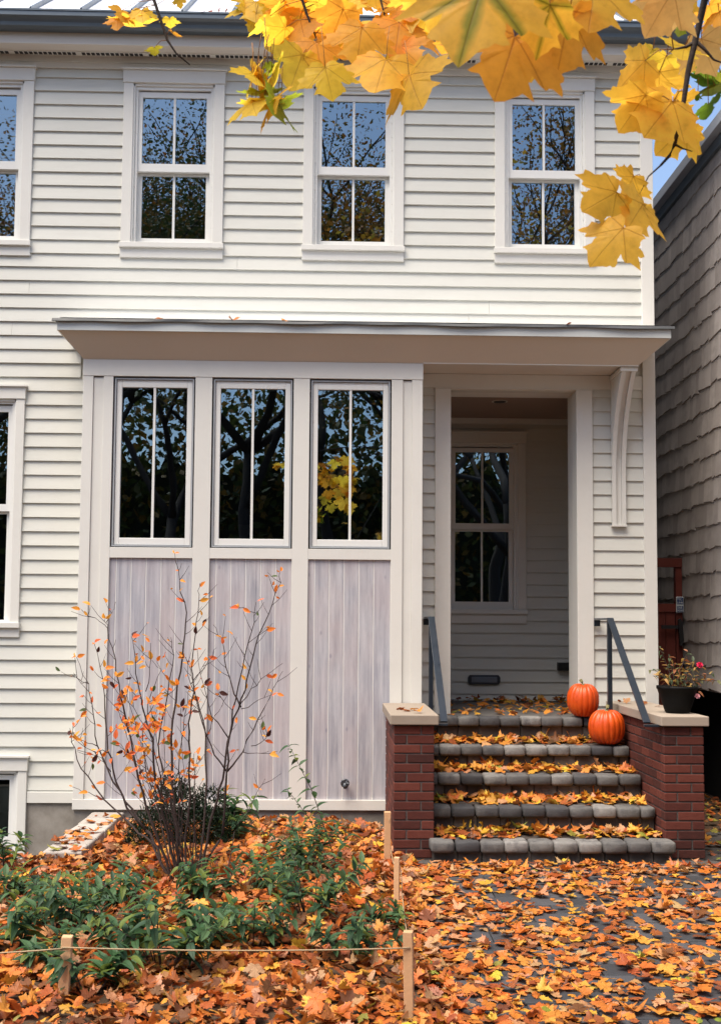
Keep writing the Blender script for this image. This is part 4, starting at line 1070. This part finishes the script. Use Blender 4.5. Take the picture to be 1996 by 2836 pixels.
# ------------------------------------------------------------------ flower pot and rose
pot = thing('flower_pot', 'black round flower pot on the stone pier cap', 'pot', (2.575, 8.34, 1.011))
MB().lathe([(.082, 0), (.092, .01), (.108, .06), (.128, .12), (.146, .175), (.152, .178), (.152, .200), (.140, .200), (.136, .17)], 28).build('bowl', 'pot', pot, smooth=True)
rose = thing('potted_rose', 'leggy rose bush with one crimson bloom growing from the black pot', 'plant', (2.575, 8.34, 1.18))
bpy.context.view_layer.update()
RB = Vector((2.575, 8.34, 1.17)); INV = Matrix.Translation((-2.575, -8.34, -1.18))
MB().lathe([(.13, -.02), (.134, .0)], 20).build('potting_soil', 'soil', rose)
ROSC = ((.10, .14, .08), (.09, .13, .07), (.42, .28, .08), (.52, .30, .10), (.16, .17, .07), (.38, .15, .07))
tips = [((1823, 1790), .0), ((1806, 1872), -.05), ((1800, 1856), .05), ((1850, 1812), .08), ((1903, 1805), .0), ((1920, 1830), .1), ((1936, 1846), 0), ((1950, 1885), .05), ((1985, 1885), .0), ((1862, 1840), -.05), ((1880, 1850), .05), ((1930, 1915), -.05), ((1895, 1870), -.1), ((1840, 1880), -.1), ((1970, 1868), .1)]
for (tp, dy) in tips:
    e = on_y(*tp, 8.34+dy); mid = RB.lerp(e, .55)+Vector((random.uniform(-.02, .02), 0, .035)); Q = [RB+Vector((random.uniform(-.06, .06), random.uniform(-.05, .05), 0)), RB.lerp(mid, .6), mid, mid.lerp(e, .5)+Vector((0, 0, .008)), e]
    st = MB().tube(Q, [.004, .0035, .003, .002, .0014], 5).build('stem', 'twig', rose, smooth=True); st.matrix_parent_inverse = INV
    for k in range(13):
        t = .12+.88*k/12; seg = min(3, int(t*4)); q = Q[seg].lerp(Q[seg+1], t*4-seg)
        v = Vector((random.gauss(0, 1), random.gauss(0, .8), random.gauss(.1, .6))).normalized()
        lo_ = put_leaf(random.choice(OV_GR), rose, q, v, random.uniform(.034, .058), random.choice(ROSC), random.uniform(-.6, .6)); lo_.matrix_parent_inverse = INV
def bloom(px, Y, r, mat):
    c = on_y(*px, Y); m = MB()
    for ring, (rr, n_, tilt) in enumerate(((.35, 5, .15), (.7, 6, .5), (1.0, 7, .95))):
        for k in range(n_):
            a = 6.283*k/n_+ring*.4; b = len(m.v)
            for u in range(3):
                for w in (-1, 0, 1):
                    t = u/2; rad = r*rr*(.25+.75*t); aa = a+w*.55*math.sin(math.pi*(t*.7+.15)); z = r*(1.0-tilt)*t*1.1+.12*r*abs(w)
                    m.v.append((rad*math.cos(aa), rad*math.sin(aa), z))
            for u in range(2):
                for w in range(2): m.f.append((b+u*3+w, b+u*3+w+1, b+u*3+w+4, b+u*3+w+3))
    o = m.build('flower', mat, rose, smooth=True); o.matrix_parent_inverse = INV; o.matrix_basis = Matrix.Translation(c) @ Matrix.Rotation(R(55), 4, 'X')
bloom((1936, 1842), 8.34, .026, 'rose'); bloom((1929, 1928), 8.26, .022, 'pink')

# ------------------------------------------------------------------ trees
def far_tree(tree, x, y, h, cr, pal, nleaf, z_low, seed, ls=.16, ok=lambda p: True, limbs=None):
    rs = random.Random(seed); wood = MB(); ends = []
    def grow(p, d, L, r, lev):
        pts = [p]; q = p
        for i in range(4):
            d = (d+Vector((rs.gauss(0, .13), rs.gauss(0, .13), rs.gauss(.04, .08)))).normalized(); q = q+d*L/4; pts.append(q)
        if all(ok(a) for a in pts): wood.tube(pts, [r*(1-.13*i) for i in range(5)], 7 if lev < 2 else 5)
        if lev >= 2: ends.extend(pts[2:])
        if lev == 4: return
        for k in range(rs.choice((2, 3, 3)) if lev else 4):
            a = rs.uniform(0, 6.283); sd = Vector((math.cos(a), math.sin(a), 0)); nd = (d*.75+sd*rs.uniform(.45, .9)+Vector((0, 0, .1))).normalized()
            grow(pts[rs.choice((3, 4, 4))], nd, L*rs.uniform(.58, .78), r*.52, lev+1)
    grow(Vector((x, y, -.1)), Vector((0, 0, 1)), h*.34, h*.0135, 0)
    wood.build('trunk', 'bark', tree, smooth=True)
    thin = lambda z: 1.0 if z < 9.0 else max(.12, 1-(z-9.0)*.22)
    V, F, Cc, UV = [], [], [], []; n_ = 0; tries = 0
    while n_ < nleaf and tries < nleaf*3:
        tries += 1
        p = rs.choice(ends)+Vector((rs.gauss(0, .55), rs.gauss(0, .55), rs.gauss(0, .45)))*cr*.22
        if p.z < z_low or not ok(p) or rs.random() > thin(p.z): continue
        u = Vector((rs.gauss(0, 1), rs.gauss(0, 1), rs.gauss(0, .7))).normalized(); w = u.cross(Vector((rs.gauss(0, 1), rs.gauss(0, 1), rs.gauss(0, 1)))).normalized(); s = ls*rs.uniform(.6, 1.3); b = len(V)
        V += [tuple(p-u*s), tuple(p-w*s*.6), tuple(p+u*s), tuple(p+w*s*.6)]; F.append((b, b+1, b+2, b+3)); UV += [(0, 0), (-.3, .5), (0, 1), (.3, .5)]
        c = pal[rs.randrange(len(pal))]; t = rs.uniform(.7, 1.2); Cc += [(c[0]*t, c[1]*t, c[2]*t, 1)]*4; n_ += 1
    link('crown', coloured_mesh('crown', V, F, Cc, UV, 'far_leaf'), None, tree)
AUT = ((.42, .19, .03), (.36, .13, .02), (.30, .17, .03), (.15, .13, .03)); GRN = ((.05, .075, .02), (.07, .09, .025), (.12, .11, .03), (.25, .14, .03))
for k, (x, y, h, cr, pal, nlf, zl, lab) in enumerate((
   (-7.0, -11, 15, 5.0, GRN, 7000, 1.5, 'green and bronze street tree across the road from the bay'),
   (-2.2, -14, 17, 5.0, AUT, 7000, 2.0, 'amber street tree across the road, left of the dark green one'),
   (2.4, -13, 15, 4.6, GRN, 7000, 1.0, 'dark green street tree across the road from the porch'),
   (8.0, -12, 16, 4.8, AUT, 6000, 2.0, 'amber street tree across the road from the neighbour'),
   (-13, -14, 17, 5.5, AUT, 6000, 1.0, 'tall amber tree across the road at its far bay end'),
   (.3, -23, 20, 6.0, GRN, 7000, .5, 'tall far green tree deep behind the road'),
   (-6, -22, 19, 6.0, GRN, 7000, .5, 'far green tree behind the amber street tree'),
   (6.5, -22, 20, 6.0, AUT, 6000, .5, 'far amber tree behind the dark green street tree'),
   (-20, -20, 18, 6.0, GRN, 5000, .5, 'far green tree at the end of the row'))):
    t = thing('street_tree', lab, 'tree', (0, 0, 0), 'trees across the road'); far_tree(t, x, y, h*1.2, cr*1.1, pal, int(nlf*4.2), zl, 100+k, .062)
V, F, Cc, UV = [], [], [], []                                  # added tree belt, out of view, keeping low sky out of the bay reflections
for _ in range(30000):
    p = Vector((random.uniform(-34, 30), -30+random.gauss(0, 1.2), 0))
    p.z = random.random()**.9*(12.0+2.5*mnoise.noise(Vector((p.x*.22, 2, 0)))+1.5*mnoise.noise(Vector((p.x*.9, 5, 0))))
    p.z = abs(p.z); u = Vector(rng.normal(size=3)).normalized()*random.uniform(.12, .30); w = u.cross(Vector(rng.normal(size=3))).normalized()*.14; b = len(V)
    V += [tuple(p-u), tuple(p-w), tuple(p+u), tuple(p+w)]; F.append((b, b+1, b+2, b+3)); UV += [(0, 0), (-.3, .5), (0, 1), (.3, .5)]
    c = random.choice(GRN); Cc += [(*c, 1)]*4
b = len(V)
for i in range(129):                                           # dark sheet added behind the leaves to block sky from the pane reflections
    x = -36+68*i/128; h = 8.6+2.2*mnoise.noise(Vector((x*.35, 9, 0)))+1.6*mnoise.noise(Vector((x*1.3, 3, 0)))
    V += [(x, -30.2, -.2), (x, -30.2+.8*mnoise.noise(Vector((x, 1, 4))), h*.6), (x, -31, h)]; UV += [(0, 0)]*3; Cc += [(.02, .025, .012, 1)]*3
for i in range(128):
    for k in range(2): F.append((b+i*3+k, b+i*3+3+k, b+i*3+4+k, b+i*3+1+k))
o = link('added_wood', coloured_mesh('added_wood', V, F, Cc, UV, 'far_leaf')); o['kind'] = 'stuff'; o['label'] = 'added unseen belt of woodland that darkens the bay window reflections'; o['category'] = 'wood'

# the maple whose branches hang into view
mp = thing('maple_tree', 'yellow leaved maple whose lobed leaves hang in front of the eaves', 'tree')
far_tree(mp, 3.9, -2.6, 13.5, 3.4, ((.62, .33, .04), (.55, .22, .03), (.5, .35, .05)), 3000, 4.5, 321, .06, ok=lambda p: p.y < .4 or (p.z-1.65) > .68*p.y+.9)
def at(px, D): 
    d = ray(*px); return CAM+d*D
def K1(x, y): return (x/1.616, y/1.616)
def K2(x, y): return (996+x/1.616, y/1.616)
def K3(x, y): return (1100+x/2.938, y/2.938)
def K4(x, y): return (640+x/2.693, y/2.693)
def Kr(x, y): return (1600+x/4.08, y/4.08)
hub = Vector((1.3, 1.6, 4.3)); limb = MB().tube([(3.85, -2.55, 4.3), (3.2, -1.2, 4.75), (2.2, .4, 4.7), hub], [.075, .06, .045, .03], 8).build('limb', 'bark', mp, smooth=True)
BR = []
def branch(pts, D, r0, root=None, Dend=None):
    P = [at(p, D+((Dend or D)-D)*i/max(1, len(pts)-1)) for i, p in enumerate(pts)]
    if root is not None: P = [Vector(root), (Vector(root)+P[0])/2+Vector((0, 0, .12))]+P
    MB().tube(P, [r0*(1-.75*i/(len(P)-1)) for i in range(len(P))], 7).build('branch', 'bark', mp, smooth=True)
    for i in range(len(P)-1):
        for t in (0, .25, .5, .75): BR.append(P[i].lerp(P[i+1], t))
    BR.append(P[-1])
branch([Kr(1450, -60), Kr(1430, 0), Kr(1320, 470), Kr(1240, 820), Kr(1180, 1230), Kr(1090, 1630), Kr(1030, 1760), Kr(930, 1870)], 2.5, .011, hub)
branch([Kr(1320, 470), Kr(1230, 525), Kr(1120, 550), Kr(1075, 555)], 2.5, .0045); branch([Kr(1330, 470), Kr(1430, 560), Kr(1530, 675), Kr(1640, 715)], 2.5, .005); branch([Kr(1090, 1630), Kr(1180, 1680), Kr(1290, 1710)], 2.5, .003)
branch([Kr(930, 1870), K2(1290, 790), K2(1235, 900), K2(1190, 1010)], 2.5, .0022)
branch([K1(660, -80), K1(690, 0), K1(720, 90), K1(750, 180), K1(790, 240), K1(850, 290)], 3.9, .009, hub)
branch([K4(500, -80), K4(530, 0), K4(570, 120), K4(610, 220), K4(640, 300)], 3.6, .008, hub)
branch([K4(1090, -80), K4(1115, 0), K4(1150, 140), K4(1190, 210)], 3.6, .006, hub)
branch([K3(700, -160), K3(1000, -110), K3(1300, -80), K3(1500, -60)], 1.9, .007, hub)
MAPLE = []      # junction px, tip px, colour, distance, turning?
YEL, GOL, ORA, TAN_ = (.94, .66, .06), (.92, .53, .055), (.88, .40, .04), (.86, .52, .16)
for j, t, c, D in ((( 405, 205), (255, 350), YEL, 3.6), ((515, 140), (545, 285), ORA, 3.65), ((625, 160), (680, 285), ORA, 3.7), ((635, 310), (680, 550), ORA, 3.5), ((835, 65), (735, 325), ORA, 3.5),
   ((975, 205), (935, 490), GOL, 3.45), ((1100, 185), (1145, 385), YEL, 3.7), ((1155, 440), (1075, 690), GOL, 3.4), ((1255, 165), (1225, 400), ORA, 3.55), ((530, 410), (440, 670), YEL, 3.45), ((700, 500), (760, 745), YEL, 3.3),
   ((1325, 555), (1410, 800), GOL, 3.35), ((1265, 350), (1400, 480), ORA, 3.5), ((1225, 390), (1250, 465), YEL, 3.7), ((300, 20), (255, 130), YEL, 3.8), ((430, -20), (420, 110), ORA, 3.7), ((690, -30), (640, 90), YEL, 3.8), ((800, 320), (790, 450), YEL, 3.75),
   ((440, 320), (400, 400), GOL, 3.8), ((1240, 50), (1220, 160), GOL, 3.6), ((1350, 30), (1340, 150), ORA, 3.6), ((1430, 275), (1440, 330), YEL, 3.7), ((1370, 310), (1390, 360), YEL, 3.7), ((180, 40), (140, 100), YEL, 3.9), ((150, 120), (130, 170), YEL, 3.9), ((230, 150), (215, 200), (.20, .28, .02), 3.9),
   ((560, 200), (600, 330), GOL, 3.75), ((870, 380), (850, 450), YEL, 3.8), ((760, 60), (745, 150), GOL, 3.8), ((560, 60), (470, 150), YEL, 3.8), ((850, 300), (840, 345), ORA, 3.6), ((1080, -40), (1010, 30), GOL, 3.8), ((600, -30), (560, 60), YEL, 3.75)):
    MAPLE.append((K4(*j), K4(*t), c, D, False))
for _ in range(16):                                            # the loose small-leaved spray at the left
    a, b = random.uniform(120, 400), random.uniform(430, 780); MAPLE.append((K4(a, b), K4(a+random.uniform(-40, 40), b+random.uniform(50, 90)), random.choice((YEL, GOL, (.30, .36, .03), YEL)), 3.2, False))
for j, t, c, D, g_ in (((700, -140), (500, 490), GOL, 1.75, True), ((1240, 40), (1130, 470), GOL, 1.85, True), ((960, 290), (800, 800), ORA, 1.9, False), ((1400, 75), (1295, 610), ORA, 1.95, False), ((870, 20), (860, 190), GOL, 2.1, False), ((440, -160), (330, 330), GOL, 1.95, False),
   ((1010, 400), (1090, 660), GOL, 1.98, False), ((1600, -120), (1560, 240), GOL, 2.0, False), ((450, 270), (365, 440), ORA, 2.1, False), ((1190, 300), (1210, 430), GOL, 2.2, False), ((120, -60), (130, 170), GOL, 2.6, False), ((930, -120), (880, 90), YEL, 2.1, False)):
    MAPLE.append((K3(*j), K3(*t), c, D, g_))
for j, t, c, D in (((1000, 640), (880, 900), YEL, 2.7), ((1260, 640), (1190, 900), GOL, 2.75), ((1120, 1500), (1010, 1720), YEL, 2.7), ((840, 560), (700, 760), YEL, 2.75), ((1080, -120), (700, 500), TAN_, 2.3), ((960, -160), (1050, 440), TAN_, 2.35), ((755, 685), (400, 1075), GOL, 2.5), ((915, 815), (900, 1240), GOL, 2.52), ((760, 1070), (420, 1550), GOL, 2.45), ((1065, 1145), (720, 1580), GOL, 2.48), ((1075, 1150), (1260, 1400), GOL, 2.55),
   ((1230, 1410), (830, 1800), GOL, 2.55), ((1390, 440), (1560, 900), TAN_, 2.6), ((1200, 530), (1170, 690), YEL, 2.6), ((1480, 60), (1560, 270), ORA, 2.7), ((1260, 20), (1190, 220), GOL, 2.6), ((1180, 250), (1130, 440), (.32, .38, .03), 2.7), ((1590, 130), (1640, 330), ORA, 2.7),
   ((1400, 810), (1350, 900), (.16, .26, .02), 2.8), ((1440, 900), (1400, 1010), (.14, .22, .02), 2.8), ((1540, 960), (1500, 1080), (.2, .24, .02), 2.8), ((1470, 1180), (1440, 1370), (.14, .24, .02), 2.75), ((1560, 1090), (1600, 1160), (.14, .24, .02), 2.8), ((1350, 1080), (1330, 1150), (.16, .26, .02), 2.8), ((1330, 120), (1290, 260), GOL, 2.8), ((1600, 820), (1640, 960), (.3, .3, .03), 2.8)):
    MAPLE.append((Kr(*j), Kr(*t), c, D, False))
for j, t, c, D in (((1148, 860), (975, 960), GOL, 2.4), ((1222, 790), (1170, 895), GOL, 2.5), ((1265, 915), (1190, 1040), GOL, 2.45), ((1178, 1020), (1005, 1210), GOL, 2.35)): MAPLE.append((K2(*j), K2(*t), c, D, False))
for j, t, c in (((548, 45), (548, 95), GOL), ((635, 45), (640, 100), YEL), ((592, 85), (592, 138), GOL), ((530, 85), (525, 135), ORA), ((760, 85), (765, 130), YEL), ((800, -5), (810, 40), GOL), ((690, 215), (695, 250), (.4, .36, .03)), ((775, 145), (790, 170), ORA)): MAPLE.append((K1(*j), K1(*t), c, 3.9, False))
for _ in range(26):
    a, b = random.uniform(150, 1500), random.uniform(-60, 130); MAPLE.append((K4(a, b), K4(a+random.uniform(-60, 60), b+random.uniform(110, 190)), random.choice((YEL, GOL, ORA, YEL)), random.uniform(3.6, 4.0), False))
pet = MB()
for i, (j, t, c, D, g_) in enumerate(MAPLE):
    a, b = at(j, D), at(t, D*random.uniform(.97, 1.03)); d = b-a; size = d.length/(1.22 if 2.25 < D < 3 else 1.07)
    face = (CAM-a).normalized()+Vector((random.gauss(0, .22), random.gauss(0, .15), random.gauss(.05, .20)))
    me = BIGG[i % 2] if g_ else BIG[i % len(BIG)]
    v = random.uniform(.88, 1.12); put_leaf(me, mp, a, d, size, tuple(x*v for x in c), random.uniform(-.25, .25), face)
    near = min(BR, key=lambda q: (q-a).length); L = (near-a).length
    if L > .20: near = a-d.normalized()*.06+Vector((0, .02, .08))
    pet.tube([a, a.lerp(near, .5)+Vector((0, 0, .012)), near], [.0011, .0011, .0015], 5)
pet.build('petiole', 'petiole', mp, smooth=True)['kind'] = 'stuff'
